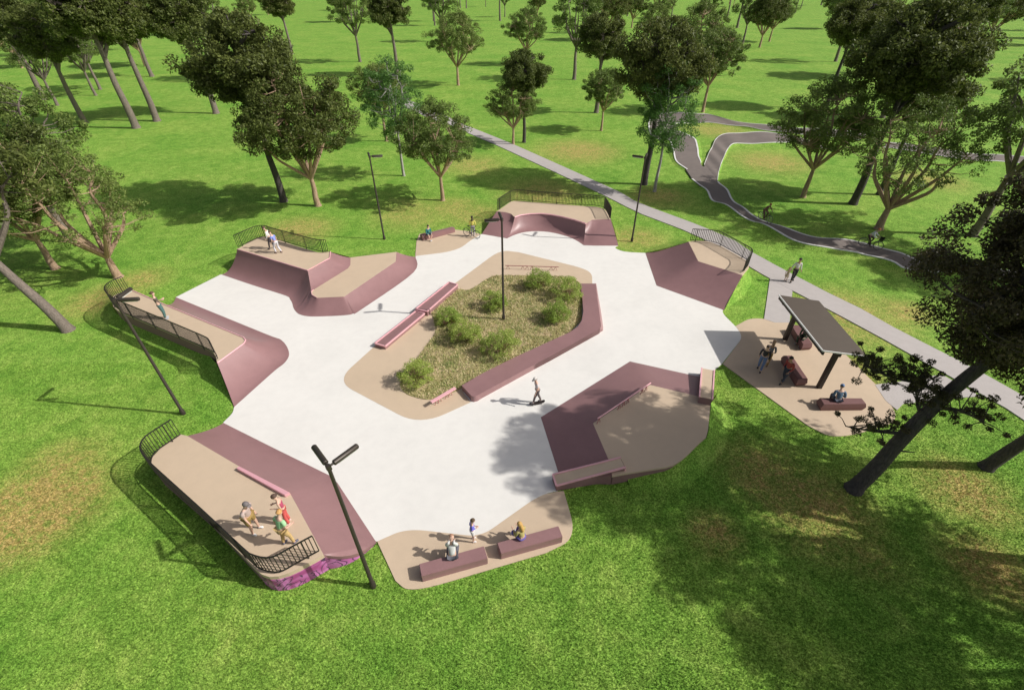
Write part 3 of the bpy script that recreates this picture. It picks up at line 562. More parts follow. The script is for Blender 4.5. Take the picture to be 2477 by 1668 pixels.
# ------------------------------------------------------------------ vegetation
def leaves_mesh(name, C, rad, per, size, mat, flat=.5, seed=0):
    g = np.random.default_rng(seed); C = np.repeat(np.array(C), per, 0); rr = np.repeat(np.array(rad), per)[:, None]; n = len(C)
    d = g.normal(size=(n, 3)); d /= np.linalg.norm(d, axis=1)[:, None]; d *= g.uniform(.15, 1, (n, 1))**.5; d[:, 2] *= .75
    ctr = C+d*rr; nr = d*.7+g.normal(size=(n, 3))*.7; nr[:, 2] += flat; nr /= np.linalg.norm(nr, axis=1)[:, None]
    a = np.cross(nr, g.normal(size=(n, 3))); a /= np.linalg.norm(a, axis=1)[:, None]; b = np.cross(nr, a); s = size*g.uniform(.55, 1.25, (n, 1))
    V = np.stack([ctr-a*s, ctr-b*s*.45, ctr+a*s, ctr+b*s*.45], 1)
    me = bpy.data.meshes.new(name); me.vertices.add(4*n); me.vertices.foreach_set('co', V.ravel()); me.loops.add(4*n); me.loops.foreach_set('vertex_index', np.arange(4*n, dtype=np.int32))
    me.polygons.add(n); me.polygons.foreach_set('loop_start', np.arange(0, 4*n, 4, dtype=np.int32)); me.update(); me.materials.append(mat); return me
def tree_proto(seed, h, th, rx, leaf, bark, tr=.22, nl=6, nc=90, per=90, size=.16, cr=.75, shell=.55, lean=(0, 0), low=.12, fork=True, path=None, zr=None, mode='dome'):
    """h total height, th height where limbs start, rx crown radius, cr clump radius"""
    rs = random.Random(seed); mb = MB(); zr = zr or (h-th)/2; cz = h-zr
    tp = path or [Vector((lean[0]*t**1.5+rs.uniform(-.06, .06)*th*.3*(0 < t < 1), lean[1]*t**1.5+rs.uniform(-.06, .06)*th*.3*(0 < t < 1), th*t)) for t in (0, .3, .65, 1)]
    tp = [Vector(q) for q in tp]; n = len(tp); top = tp[-1]; sm = catmull(tp, 4); k = len(sm)
    mb.tube([sm[0]-Vector((0, 0, .25))]+sm, [tr*1.35]+[tr*(1.18 if i == 0 else 1-.42*i/(k-1)) for i in range(k)], 9)
    nodes = []; C = []; Rd = []; ctr = Vector((top.x, top.y, cz)) if not fork else Vector((top.x+lean[0]*.3, top.y+lean[1]*.3, cz))
    if not fork:
        tt = [top, Vector((top.x, top.y, top.z+(h-top.z)*.5)), Vector((top.x+rs.uniform(-.4, .4), top.y, h-.3))]; mb.tube(catmull(tt, 4), [tr*.58*(1-.085*i) for i in range(9)], 7)
        nodes += [(q, .06) for q in catmull(tt, 4)]
    for i in range(nl):
        a = 2*math.pi*(i+rs.uniform(-.3, .3))/nl; e = rs.uniform(.1, .95)
        tgt = ctr+Vector((math.cos(a)*rx*.75*math.sqrt(1-e*e*.7), math.sin(a)*rx*.75*math.sqrt(1-e*e*.7), zr*(e*1.25-.45)))
        st = top if fork else tp[-1].lerp(Vector((top.x, top.y, h-1)), i/nl)
        mid = st.lerp(tgt, .45)+Vector((math.cos(a), math.sin(a), 0))*rx*.12-Vector((0, 0, -.1*zr)); mid2 = st.lerp(tgt, .75)+Vector((rs.uniform(-.3, .3), rs.uniform(-.3, .3), .1*zr))
        cv = catmull([st, mid, mid2, tgt], 4); mm = len(cv); r1 = tr*.52; mb.tube([q for q in cv], [r1*(1-.8*j/(mm-1)) for j in range(mm)], 6, cap=False)
        nodes += [(q, r1*(1-.8*j/(mm-1))) for j, q in enumerate(cv) if j > 1]
    for i in range(nc):
        while True:
            v = Vector((rs.uniform(-1, 1), rs.uniform(-1, 1), rs.uniform(-1+low, 1)))
            l = v.length
            if l < 1 and l > shell*rs.random()**.5 and (mode != 'dome' or v.z > -.75+.5*math.hypot(v.x, v.y)): break
        lump = 1+.16*math.sin(3*math.atan2(v.y, v.x)+seed)+.1*math.sin(5*v.z+seed)
        c = ctr+Vector((v.x*rx*lump, v.y*rx*lump, v.z*zr)); C.append(tuple(c)); Rd.append(cr*rs.uniform(.6, 1.25))
        q, r = min(nodes, key=lambda m: (m[0]-c).length+(2 if m[0].z > c.z else 0)); mid = q.lerp(c, .5)+Vector((0, 0, -.08*(q-c).length))
        mb.tube([q, mid, c], [min(.05, r*.8), .025, .008], 4, cap=False)
    me = leaves_mesh('crown', C, Rd, per, size, leaf, seed=seed)
    t = mb.build('trunk', bark, None, smooth=True); tm = t.data; bpy.data.objects.remove(t); return tm, me
PR = {}
def proto(key): 
    if key in PR: return PR[key]
    s = dict(
     vase=lambda: tree_proto(1, 9.5, 2.4, 3.9, M['leafA'], M['barkA'], .24, 8, 200, 150, .095, .55, .45),
     vase2=lambda: tree_proto(5, 9, 3.0, 3.6, M['leafA'], M['barkA'], .22, 8, 190, 150, .10, .55, .4),
     dense=lambda: tree_proto(2, 10.8, 2.3, 4.4, M['leafB'], M['barkA'], .28, 9, 230, 210, .11, .68, .4, low=.45),
     open=lambda: tree_proto(9, 9.2, 1.6, 4.0, M['leafA'], M['barkA'], .32, 9, 135, 105, .085, .52, .55, low=.15),
     gum=lambda: tree_proto(3, 11.5, 4.6, 2.9, M['leafC'], M['barkC'], .17, 9, 120, 130, .10, .6, .4, fork=False, zr=4.0, mode='x'),
     tall=lambda: tree_proto(4, 19, 9, 5.2, M['leafB'], M['barkD'], .55, 9, 210, 170, .2, 1.0, .45, fork=False),
     black=lambda: tree_proto(6, 17, 8, 4.6, M['leafB'], M['barkB'], .4, 9, 210, 200, .16, .9, .45, fork=False),
     mid=lambda: tree_proto(8, 14, 5, 4.6, M['leafA'], M['barkD'], .36, 9, 105, 170, .13, .7, .65),
     right_lean=lambda: tree_proto(14, 13, 5, 3.4, M['leafA'], M['barkB'], .28, 8, 75, 160, .12, .7, .55, path=[(0,0,0),(.3,-.15,1.7),(.6,-.4,3.5),(1.0,-.9,5.4)]),
     left_lean=lambda: tree_proto(12, 12, 5, 4.0, M['leafB'], M['barkD'], .34, 8, 130, 170, .13, .8, .45, path=[(0,0,0),(-.5,.1,1.6),(-1.2,.2,3.2),(-1.9,.4,4.6)]),
    )[key]()
    PR[key] = s; return s
def tree(key, loc, label, s=1.0, rz=0, group='trees standing about the park', name='tree', sz=None):
    tm, cm = proto(key); rt = empty(name, label, 'tree', (loc[0], loc[1], -.03), rz, group); rt.scale = (s, s, sz or s)
    for nm, me in (('trunk', tm), ('crown', cm)):
        o = bpy.data.objects.new(nm, me); col.objects.link(o); o.parent = rt
    return rt
for k_, q, lb, s, rz in (
 ('open', (6,800,268), 'pale barked open tree with low forking limbs behind the left fence', 1.0, 2.2),
 ('dense', (6,210,190), 'dark leaved tree with a dark trunk at the left edge, behind the pale forked tree', 1.0, 1.0),
 ('left_lean', (6,330,765), 'bare leaning grey trunk on the lawn at the left edge', 1.0, 0),
 ('dense', (2,735,1075), 'dark dense tree with spreading pale limbs behind the back left ramp', 1.12, .4),
 ('black', (2,415,1035), 'straight dark trunk close behind the dense spreading tree', .9, .7),
 ('vase', (2,1905,1025), 'olive tree with a fan of pale limbs behind the back bench', .94, .9),
 ('gum', (2,1540,795), 'slender pale trunked tree with light green leaves, left of the olive fan tree', 1.0, 0),
 ('vase2', (2,1380,470), 'olive tree far behind the back left lamp post', 1.0, 2),
 ('vase', (3,628,498), 'small round olive tree at the far side of the grey path', .82, 3.3),
 ('black', (3,728,482), 'slim dark trunk next to the round tree on the grey path', .62, 1.7),
 ('vase2', (3,1452,372), 'olive tree standing alone on the far lawn, beyond the brown patch', .85, 4),
 ('tall', (3,1405,203), 'brown trunk on the far lawn just behind the lone olive tree', .7, 1.2),
 ('black', (3,1855,875), 'leaning dark trunk beside the lamp post at the back right', .85, 2.6),
 ('gum', (3,1953,942), 'pale slender tree with bright leaves in front of the pump track fork', 1.0, 1.6),
 ('vase2', (4,930,238), 'dark rounded tree at the far bend of the pump track', 1.25, .5),
 ('vase', (4,2060,1192), 'spreading olive tree on the lawn inside the pump track, at the back right', 1.12, 2.9),
 ('black', (5,760,1270), 'straight dark trunk on the lawn between the two back right spreading trees', .95, .3),
 ('black', (5,1050,1165), 'thin dark trunk half hidden behind the reddish trunk tree', .7, 1.3),
 ('open', (5,1050,1548), 'wide tree with a reddish leaning trunk above the second cyclist', 1.12, .2),
 ('tall', (1,490,302), 'dark trunk at the far left, left of the two thick grey trunks', .78, 0),
 ('tall', (1,970,347), 'thickest grey trunk at the far left', 1.0, 1.1),
 ('tall', (1,1165,282), 'thick grey trunk just right of the thickest far left trunk', .95, 2.3),
 ('tall', (1,1720,210), 'grey trunk standing alone on the far lawn, left of the dense tree', .9, 3.1),
 ('tall', (1,110,80), 'grey trunk in the top left corner', .9, 4.4), ('mid', (1,230,136), 'slim tan trunk near the top left corner', .8, 5.1), ('mid', (1,590,42), 'small pale trunk far behind the left trunks', .8, .9),
 ('black', (5,450,190), 'dark trunk behind the top of the spreading tree at the back right', .9, .9),
 ('dense', (5,1330,330), 'black crowned tree at the top right', 1.25, 2.1),
 ('tall', (5,1090,300), 'leaning dark trunk under the black crown at the top right', .7, 5.5),
):
    tree(k_, P(*q), lb, s, rz)
# trees just outside the right and left of the picture, whose shade falls into it
for x, y, k_, s, rz, lb in ((23.2,14.5,'right_lean',1.0,0,'grey trunk at the right edge, behind the leaning pine'),(22.8,8.8,'mid',1.0,.5,'broad tree off to the right, shading the front lawn'),(27.0,4.8,'mid',1.05,2.2,'broad tree off to the front right, shading the corner of the lawn'),
  (41,30,'dense',1.0,4,'dark tree at the right edge beside the pump track'),(39,38,'mid',1,3,'large tree right of the pump track'),(-40,26,'dense',1.05,2.5,'dark tree off to the far left'),(-37,38,'mid',.9,.5,'leafy tree behind the dark tree at the left')):
    tree(k_, P(17,1925,560) if k_ == 'right_lean' else (x, y), lb, s, rz)
# leaning pine at the right
pb = P(17,1140,690)
tm, cm = tree_proto(21, 13.8, 7.6, 3.3, M['leafD'], M['barkB'], .33, 10, 300, 330, .07, .58, .35, path=[(0,0,0),(.35,.05,1.3),(.62,.15,2.7),(1.15,.3,4.6),(1.8,.35,6.4),(2.35,.25,7.6)], fork=False, zr=4.0, mode='x')
rt = empty('pine_tree', 'dark leaning pine trunk with side branches in front of the shelter', 'tree', (pb.x, pb.y, -.03))
for nm, me in (('trunk', tm), ('crown', cm)):
    o = bpy.data.objects.new(nm, me); col.objects.link(o); o.parent = rt
# its low side branches with tufts of needles
def tuft_branch(pts, side, seed):
    rs = random.Random(seed); mb = MB(); cv = catmull([Vector(p) for p in pts], 5); mb.tube(cv, [.09*(1-.8*i/(len(cv)-1)) for i in range(len(cv))], 6); C = []; Rd = []
    for i in range(4, len(cv)):
        for _ in range(side):
            q = cv[i]+Vector((rs.uniform(-.75, .75), rs.uniform(-.75, .75), rs.uniform(-.2, .8)))
            mb.tube([cv[i], cv[i].lerp(q, .5)+Vector((0, 0, .06)), q], [.025, .018, .008], 4); C.append(tuple(q)); Rd.append(rs.uniform(.11, .2))
    o = mb.build('branch', M['barkB'], rt, smooth=True); lm = leaves_mesh('needles', C, Rd, 110, .045, M['leafD'], seed=seed); l = bpy.data.objects.new('needles', lm); col.objects.link(l); l.parent = o
tuft_branch([(1.25,.32,5.0),(.5,.6,5.4),(-.5,.9,5.5),(-1.6,1.1,5.9)], 5, 1)
tuft_branch([(.75,.2,3.2),(.1,.3,3.2),(-.6,.4,3.2),(-1.5,.5,3.35)], 2, 2)
tuft_branch([(1.0,.25,4.0),(.7,.5,4.5),(.4,.6,5.1)], 4, 3)
tuft_branch([(1.1,.3,4.5),(1.8,.1,4.6),(2.6,0,4.3),(3.2,0,3.9)], 2, 4)
mb = MB(); mb.tube([(.58,.1,2.4),(1.0,-.05,2.45),(1.25,-.1,2.5)], [.04,.03,.015], 6); mb.build('branch', M['barkB'], rt)
# far park woodland
rs = random.Random(11); far = []; tries = 0
while len(far) < 120 and tries < 6000:
    tries += 1; y = 112+420*rs.random()**1.5; x = rs.uniform(-1.15, 1.15)*(y+14)
    dmin = 9+(8 if y < 170 else 0)
    if all((x-a)**2+(y-b)**2 > dmin**2 for a, b in far): far.append((x, y))
for i, (x, y) in enumerate(far):
    tree(('mid', 'tall', 'dense', 'vase', 'mid')[i % 5], (x, y), 'distant park tree in the wood beyond the far lawn', (1.0, .9, 1.3, 1.4, 1.15)[i % 5]*rs.uniform(.85, 1.2), rs.uniform(0, 6), 'distant trees of the wood beyond the lawn')
# shrubs in the bed
for i, (x, y, r, lb) in enumerate(((1690,225,1.05,'bright shrub at the back of the bed, just right of the pole'),(1900,300,1.1,'shrub in the back right corner of the bed'),(1350,385,.85,'small shrub in the bed left of the pole'),(1830,475,.95,'shrub on the right of the bed, below the corner shrub'),
   (985,520,.85,'shrub at the left of the bed near the ledges'),(1130,640,1.0,'larger shrub in the middle of the bed, left of its neighbour'),(1390,725,1.15,'largest shrub, at the front middle of the bed'),(740,965,.95,'lone shrub at the front tip of the bed'))):
    p = P(11, x, y+r*20); rs = random.Random(i+40); C = []; Rd = []; mb = MB()
    for j in range(70):
        a = rs.uniform(0, 6.28); e = rs.random(); rr = r*.95*math.sqrt(rs.random()); hh = r*1.05*math.sqrt(max(0, 1-(rr/r/1.05)**2))*rs.uniform(.25, 1.25)
        c = Vector((math.cos(a)*rr, math.sin(a)*rr, .1+hh)); C.append(tuple(c)); Rd.append(.16*r*rs.uniform(.7, 1.4)+.06); mb.tube([(0, 0, 0), c*.5+Vector((0, 0, .05)), c], [.02, .013, .005], 4, cap=False)
    rt_ = empty('shrub', lb, 'shrub', (p.x, p.y, .03), 0, 'shrubs in the central planting bed'); mb.build('stem', M['barkA'], rt_)
    o = bpy.data.objects.new('foliage', leaves_mesh('foliage', C, Rd, 70, .045, M['leafE'], seed=i+70)); col.objects.link(o); o.parent = rt_
#PEOPLE
# ------------------------------------------------------------------ people
def cmat(name, c, rough=.8):
    if name not in M: M[name] = plain(name, c, rough, 0, .1, 20)
    return M[name]
SK = {'fair': (.62, .40, .30), 'tan': (.42, .25, .17), 'dark': (.10, .05, .035)}
def grow(name, V, E_, Rr, mat, parent, sub=1, root=0):
    me = bpy.data.meshes.new(name+'_cage'); me.from_pydata([tuple(v) for v in V], E_, []); me.update()
    o = bpy.data.objects.new(name, me); col.objects.link(o); md = o.modifiers.new('skin', 'SKIN'); md.use_smooth_shade = True
    sd = me.skin_vertices[0].data
    for i, r in enumerate(Rr): sd[i].radius = (r, r) if not isinstance(r, tuple) else r; sd[i].use_root = (i == root)
    o.modifiers.new('sub', 'SUBSURF').levels = sub; o.modifiers['sub'].render_levels = sub
    dg = bpy.context.evaluated_depsgraph_get(); nm = bpy.data.meshes.new_from_object(o.evaluated_get(dg)); nm.name = name
    bpy.data.objects.remove(o); bpy.data.meshes.remove(me); nm.materials.clear(); nm.materials.append(mat)
    nm.polygons.foreach_set('use_smooth', [True]*len(nm.polygons)); o = bpy.data.objects.new(name, nm); col.objects.link(o); o.parent = parent; return o
def ik(a, b, l1, l2, pole):
    d = b-a; L = min(d.length, (l1+l2)*.995); dn = d.normalized(); b = a+dn*L
    x = (l1*l1-l2*l2+L*L)/(2*L); h = math.sqrt(max(0, l1*l1-x*x)); p = (pole-dn*pole.dot(dn))
    p = p.normalized() if p.length > 1e-4 else dn.orthogonal(); return a+dn*x+p*h, b
def person(label, loc, face, h=1.75, skin='fair', hair=(.08, .05, .03), hair_kind='short', top=(.5, .5, .5), sleeve='short', bottom=(.1, .1, .12), legs='long', shoes=(.7, .7, .7),
           hip=(0, 0, .955), lean=4, side=0, feet=((-.10, 0), (.10, 0)), hands=((-.225, .06, .86), (.225, .06, .86)), knee=None, look=(0, -10), girth=1.0, extra=None, group=None):
    """face: direction faced, degrees from +x; local frame is x right, y forward, z up in a 1.75 m body"""
    rt = empty('person', label, 'person', loc, R(face-90), group); rt.scale = (h/1.75,)*3
    V = []; E_ = []; Rr = []
    def v(p, r, par=None):
        V.append(Vector(p)); Rr.append(r)
        if par is not None: E_.append((par, len(V)-1))
        return len(V)-1
    hp = Vector(hip); ax = Matrix.Rotation(R(side), 3, 'Y') @ Matrix.Rotation(R(-lean), 3, 'X'); B = lambda x, y, z: hp+ax @ Vector((x, y, z))
    g = girth
    i0 = v(hp, (.125*g, .10*g)); i1 = v(B(0, .005, .17), (.115*g, .09*g), i0); i2 = v(B(0, 0, .36), (.135*g, .10*g), i1); i3 = v(B(0, -.005, .47), .075, i2); i4 = v(B(0, .01, .55), .050, i3)
    hd = ax @ Matrix.Rotation(R(look[0]), 3, 'Z') @ Matrix.Rotation(R(look[1]), 3, 'X'); hb = B(0, .015, .60); Hd = lambda x, y, z: hb+hd @ Vector((x, y, z))
    i5 = v(Hd(0, .02, .02), .062, i4); i6 = v(Hd(0, .015, .10), .086, i5); i7 = v(Hd(0, 0, .165), .078, i6); v(Hd(0, 0, .20), .045, i7)
    nose = v(Hd(0, .095, .075), .018, i6); v(Hd(0, .118, .06), .009, nose)
    for s in (-1, 1): v(Hd(s*.092, -.005, .08), .016, i6)
    J = {'hd': Hd}
    for k, s in ((0, -1), (1, 1)):
        sh = B(s*.175*g, 0, .42); tgt = Vector(hands[k]); el, wr = ik(sh, tgt, .28, .26, (ax @ Vector((s*.35, -1, -.25))))
        a = v(B(s*.10, 0, .43), .062, i2); a = v(sh, .056*g, a); b_ = v(sh.lerp(el, .5), .046*g, a); c = v(el, .037, b_); d = v(el.lerp(wr, .4), .035, c); e = v(wr, .024, d)
        fd = (wr-el).normalized(); sd_ = fd.cross(ax @ Vector((0, 1, 0))); sd_ = sd_.normalized() if sd_.length > .1 else Vector((1, 0, 0)); nn = fd.cross(sd_)
        m = v(wr+fd*.05, .026, e)
        for q, (ox, ln) in enumerate(((-.030, .070), (-.010, .082), (.010, .078), (.029, .062))):
            f1 = v(wr+fd*.092+sd_*ox, .0105, m); f2 = v(wr+fd*(.092+ln*.5)+sd_*ox*1.1+nn*.008*s, .0095, f1); v(wr+fd*(.088+ln*.9)+sd_*ox*1.1+nn*.025*s, .008, f2)
        t1 = v(wr+fd*.04-sd_*.034, .012, m); v(wr+fd*.078-sd_*.052, .009, t1)
        J['sh%d' % k], J['el%d' % k], J['wr%d' % k] = sh, el, wr
        hj = hp+ax @ Vector((s*.095*g, 0, -.04)); ft = feet[k]; an = Vector((ft[0], ft[1], (ft[2] if len(ft) > 2 else 0)+.085)); kp = Vector(knee[k]) if knee else Vector((s*.12, 1, 0))
        kn, an = ik(hj, an, .425, .41, kp); fo = Vector((s*.12, 1, 0)) if len(ft) < 4 else Vector(ft[3]); fo.normalize(); low = Vector((0, 0, -.05)) if len(ft) < 4 else Vector((0, 0, -.03))
        a = v(hj, .088*g, i0); b_ = v(hj.lerp(kn, .5), .074*g, a); c = v(kn, .054, b_); d = v(kn.lerp(an, .35), .052, c); e = v(an, .034, d); f = v(an+fo*.08+low, .034, e); v(an+fo*.15+low*1.05, .025, f)
        J['hj%d' % k], J['kn%d' % k], J['an%d' % k], J['to%d' % k] = hj, kn, an, an+fo*.16+low; J['he%d' % k] = an-fo*.05+low
    grow('body', V, E_, Rr, cmat('skin_'+skin, SK[skin], .55), rt)
    def chainmesh(name, chains, mat, sub=1):
        V2, E2, R2 = [], [], []
        for ch in chains:
            st = ch[0][2] if len(ch[0]) > 2 else None; prev = st
            for q in (ch[1:] if st is not None else ch):
                V2.append(Vector(q[0])); R2.append(q[1]); n = len(V2)-1
                if prev is not None: E2.append((prev, n))
                prev = n
        return grow(name, V2, E2, R2, mat, rt, sub)
    key = lambda c: 'cloth_%d_%d_%d' % tuple(int(x*99) for x in c)
    # shirt
    ch = [[(hp+ax @ Vector((0, 0, -.02)), (.145*g, .12*g)), (B(0, .005, .17), (.135*g, .108*g)), (B(0, 0, .36), (.152*g, .115*g)), (B(0, -.005, .455), .085)]]
    for k, s in ((0, -1), (1, 1)):
        c_ = [(None, None, 2), (B(s*.10, 0, .425), .075), (J['sh%d' % k], .07*g), (J['sh%d' % k].lerp(J['el%d' % k], .62), .06*g)]
        if sleeve == 'long': c_ += [(J['el%d' % k], .052), (J['el%d' % k].lerp(J['wr%d' % k], .5), .046), (J['el%d' % k].lerp(J['wr%d' % k], .93), .036)]
        if sleeve == 'none': c_ = c_[:2]
        ch.append(c_)
    chainmesh('shirt', ch, cmat(key(top), top))
    # trousers / shorts / skirt
    if legs == 'skirt':
        mb = MB(); mb.tube([hp+Vector((0, 0, .08)), hp+Vector((0, 0, -.05)), hp+(J['kn0']+J['kn1']-2*hp)*.3+Vector((0, 0, 0)), hp+(J['kn0']+J['kn1']-2*hp)*.42], [.13, .155, .19, .21], 14, cap=False)
        mb.build('skirt', cmat(key(bottom), bottom), rt, smooth=True)
    else:
        ch = [[(hp+Vector((0, 0, .05)), (.138*g, .115*g))]]
        for k in (0, 1):
            c_ = [(None, None, 0), (J['hj%d' % k], .104*g), (J['hj%d' % k].lerp(J['kn%d' % k], .5), .09*g), (J['hj%d' % k].lerp(J['kn%d' % k], .88), .078)]
            if legs == 'long': c_ += [(J['kn%d' % k], .07), (J['kn%d' % k].lerp(J['an%d' % k], .5), .064), (J['kn%d' % k].lerp(J['an%d' % k], .95), .056)]
            ch.append(c_)
        chainmesh('trousers' if legs == 'long' else 'shorts', ch, cmat(key(bottom), bottom))
    for k in (0, 1):
        V2 = [J['he%d' % k], J['an%d' % k].lerp(J['to%d' % k], .45), J['to%d' % k]]; V2[1].z = min(V2[1].z, V2[0].z+.02) if (len(feet[k]) < 4) else V2[1].z
        grow('shoe', V2, [(0, 1), (1, 2)], [.045, .05, .038], cmat(key(shoes), shoes), rt)
    # hair or cap
    mb = MB(); V3 = []
    tmp = MB()
    if hair_kind in ('short', 'long', 'bun', 'cap', 'bald'):
        zl = -.25 if hair_kind != 'bald' else .45
        tmp.ball((0, 0, 0), (.095, .108, .105), 14, 8, zl if hair_kind != 'cap' else .05)
        V3 = [Hd(q[0], q[1]-.012+(-.02 if q[2] < 0 else 0), q[2]+.125) for q in tmp.v]; mb.add(V3, tmp.f)
        if hair_kind in ('long', 'bun'):
            t2 = MB(); t2.tube([(0, -.06, .12), (0, -.085, .02), (0, -.10, -.10), (0, -.09, -.22)], [.08, .082, .075, .04] if hair_kind == 'long' else [.06, .05, .04, .02], 10)
            mb.add([Hd(*q) for q in t2.v], t2.f)
        o = mb.build('cap' if hair_kind == 'cap' else 'hair', cmat(key(hair), hair, .7), rt, smooth=True)
        if hair_kind == 'cap':
            t2 = MB(); t2.ball((0, .09, .125), (.075, .09, .012), 12, 4); b2 = MB(); b2.add([Hd(*q) for q in t2.v], t2.f); b2.build('brim', cmat(key(hair), hair, .7), o, smooth=True)
            b3 = MB(); t3 = MB(); t3.ball((0, 0, 0), (.09, .102, .10), 14, 6, -.35); b3.add([Hd(q[0], q[1]-.02, q[2]+.11) for q in t3.v if True], t3.f); b3.build('hair', cmat('hair_under', (.10, .07, .05), .7), rt, smooth=True)
    if h > 1.5 and extra == 'eyes' or extra == 'eyes+':
        for s in (-1, 1):
            mb = MB(); mb.ball(Hd(s*.033, .082, .10), .011, 6, 4); mb.build('eye', cmat('eye_dark', (.03, .02, .02), .3), rt)
        mb = MB(); mb.bar(Hd(-.022, .089, .035), Hd(.022, .089, .035), .008, .006); mb.build('mouth', cmat('lip', (.35, .12, .11), .5), rt)
    rt['_j'] = 0; del rt['_j']
    return rt, J, Hd
# seated, striding and riding poses (local frame, 1.75 m body)
SIT = dict(hip=(0, 0, .10), feet=((-.11, .42, -.42), (.11, .42, -.42)), hands=((-.16, .30, .14), (.16, .30, .14)), lean=8)
def stride(a=.18, b=-.16): return ((-.09, a), (.09, b, .03))
P_ = person
P_('person in white shirt and black trousers, left of the pair on the back left deck', P(7,655,381,1.5), 190, top=(.72,.70,.68), sleeve='long', bottom=(.05,.045,.05), shoes=(.06,.06,.06), hair=(.12,.07,.05), feet=stride(.2,-.15), lean=10, hands=((-.2,.2,.88),(.22,-.02,.86)))
P_('person in blue shirt and pale trousers, right of the pair on the back left deck', P(7,722,428,1.5), 165, top=(.22,.28,.62), bottom=(.62,.62,.66), shoes=(.12,.08,.08), hair=(.14,.08,.05), feet=((-.1,.14),(.12,-.16)), lean=16, hip=(0,0,.9), hands=((-.22,.2,.85),(.22,.16,.82)))
P_('person in a dark vest and green trousers with folded arms, on the left ramp deck', P(6,1250,662,1.2), 30, h=1.85, top=(.10,.085,.06), sleeve='short', bottom=(.07,.15,.14), shoes=(.45,.5,.55), hair=(.11,.06,.035), hands=((.10,.22,1.22),(-.10,.24,1.16)), lean=-4)
P_('person in teal top with bare legs sitting on the back bench', P(8,243,590,.425), 300, h=1.7, top=(.03,.20,.22), sleeve='long', bottom=(.03,.16,.17), legs='shorts', hair=(.05,.03,.025), hair_kind='short', **{**SIT, 'feet': ((-.02,.44,-.42),(.06,.50,-.40))})
P_('person in a yellow jacket and grey trousers standing behind a bicycle', P(8,708,612), 95, h=1.75, top=(.62,.55,.12), sleeve='long', bottom=(.35,.33,.35), hair=(.02,.015,.012), skin='dark', hair_kind='bun', hands=((-.26,.16,.9),(.27,.12,.9)))
sp, _, _ = P_('person in a pale shirt, grey trousers and white cap riding a skateboard', P(11,1680,1142,.10), 196, h=1.72, top=(.62,.57,.56), bottom=(.14,.115,.11), hair=(.62,.58,.54), hair_kind='cap', skin='fair', shoes=(.12,.11,.11), hip=(.02,0,.93), feet=((-.02,.22),(.04,-.22)), lean=9, look=(10,-18), hands=((-.24,.22,.72),(.26,-.06,.78)), extra='eyes', girth=1.05)
zf = .955
P_('broad person in taupe shirt, olive shorts and grey cap on the front left deck', P(13,1232,985,zf), 350, h=1.86, top=(.46,.36,.32), bottom=(.30,.20,.06), legs='shorts', shoes=(.8,.78,.75), hair=(.16,.14,.14), hair_kind='cap', feet=((-.15,.02),(.15,-.02,.0)), lean=12, look=(5,-25), hands=((-.26,.04,.86),(.24,.22,.84)), girth=1.18, extra='eyes')
P_('slim person in crimson top and red trousers on the front left deck', P(13,1493,915,zf), 195, h=1.74, top=(.42,.07,.13), sleeve='none', bottom=(.60,.10,.09), shoes=(.75,.5,.45), hair=(.09,.05,.035), look=(0,-20), hands=((-.10,.24,1.10),(.14,.24,1.12)), girth=.85, extra='eyes')
P_('blond person in light green shirt and khaki trousers on the front left deck', P(13,1487,1085,zf), 60, h=1.84, top=(.36,.62,.33), bottom=(.55,.38,.16), legs='long', shoes=(.12,.12,.16), hair=(.55,.30,.10), hair_kind='short', feet=((-.15,-.08),(.15,.12)), lean=12, look=(25,-20), hands=((-.27,.05,.86),(.20,.28,1.0)), girth=1.12, extra='eyes')
P_('bald person in a grey shirt sitting on the left front bench', P(14,925,800,.425), 92, h=1.8, top=(.60,.60,.58), sleeve='long', bottom=(.10,.10,.12), hair=(.40,.22,.14), hair_kind='bald', girth=1.12, **{**SIT, 'lean': 26, 'hands': ((-.09,.30,.56),(.09,.30,.56))})
P_('child in a blue top and white shorts standing between the two front benches', P(14,1140,632,.01), 10, h=1.42, top=(.17,.17,.62), sleeve='long', bottom=(.7,.68,.66), legs='shorts', shoes=(.75,.72,.7), hair=(.10,.06,.03), hands=((-.04,.16,1.12),(.06,.18,1.08)), extra='eyes+')
P_('person with long blond hair and olive top sitting on the right front bench', P(14,1650,610,.425), 130, h=1.72, top=(.45,.38,.14), sleeve='long', bottom=(.13,.10,.32), hair=(.55,.33,.10), hair_kind='long', **{**SIT, 'lean': 10, 'hands': ((-.14,.36,.30),(.12,.34,.34)), 'hip': (0,0,.10), 'feet': ((-.10,.40,-.20),(.10,.44,-.28))})
P_('person in a dark jacket and blue jeans walking towards the skatepark, shelter pad', P(10,545,865), 235, h=1.8, top=(.03,.028,.035), sleeve='long', bottom=(.14,.20,.36), shoes=(.06,.06,.06), hair=(.05,.03,.02), hair_kind='long', feet=stride(), lean=9, hands=((-.24,.12,.87),(.24,-.08,.87)))
P_('person with grey sleeves and mustard trousers beside the dark jacketed walker', P(10,600,826), 60, h=1.72, top=(.22,.22,.23), sleeve='long', bottom=(.38,.24,.06), shoes=(.12,.09,.07), hair=(.35,.22,.12), hair_kind='long', hands=((-.15,.26,1.05),(.22,.15,.95)))
P_('person in a red shirt and dark jeans walking past the middle shelter bench', P(10,775,985), 200, h=1.82, top=(.30,.05,.045), sleeve='long', bottom=(.03,.04,.065), shoes=(.03,.03,.035), hair=(.02,.015,.012), skin='tan', feet=stride(.2,-.16), lean=12, hands=((-.22,.22,.92),(.24,.08,.88)), girth=1.1)
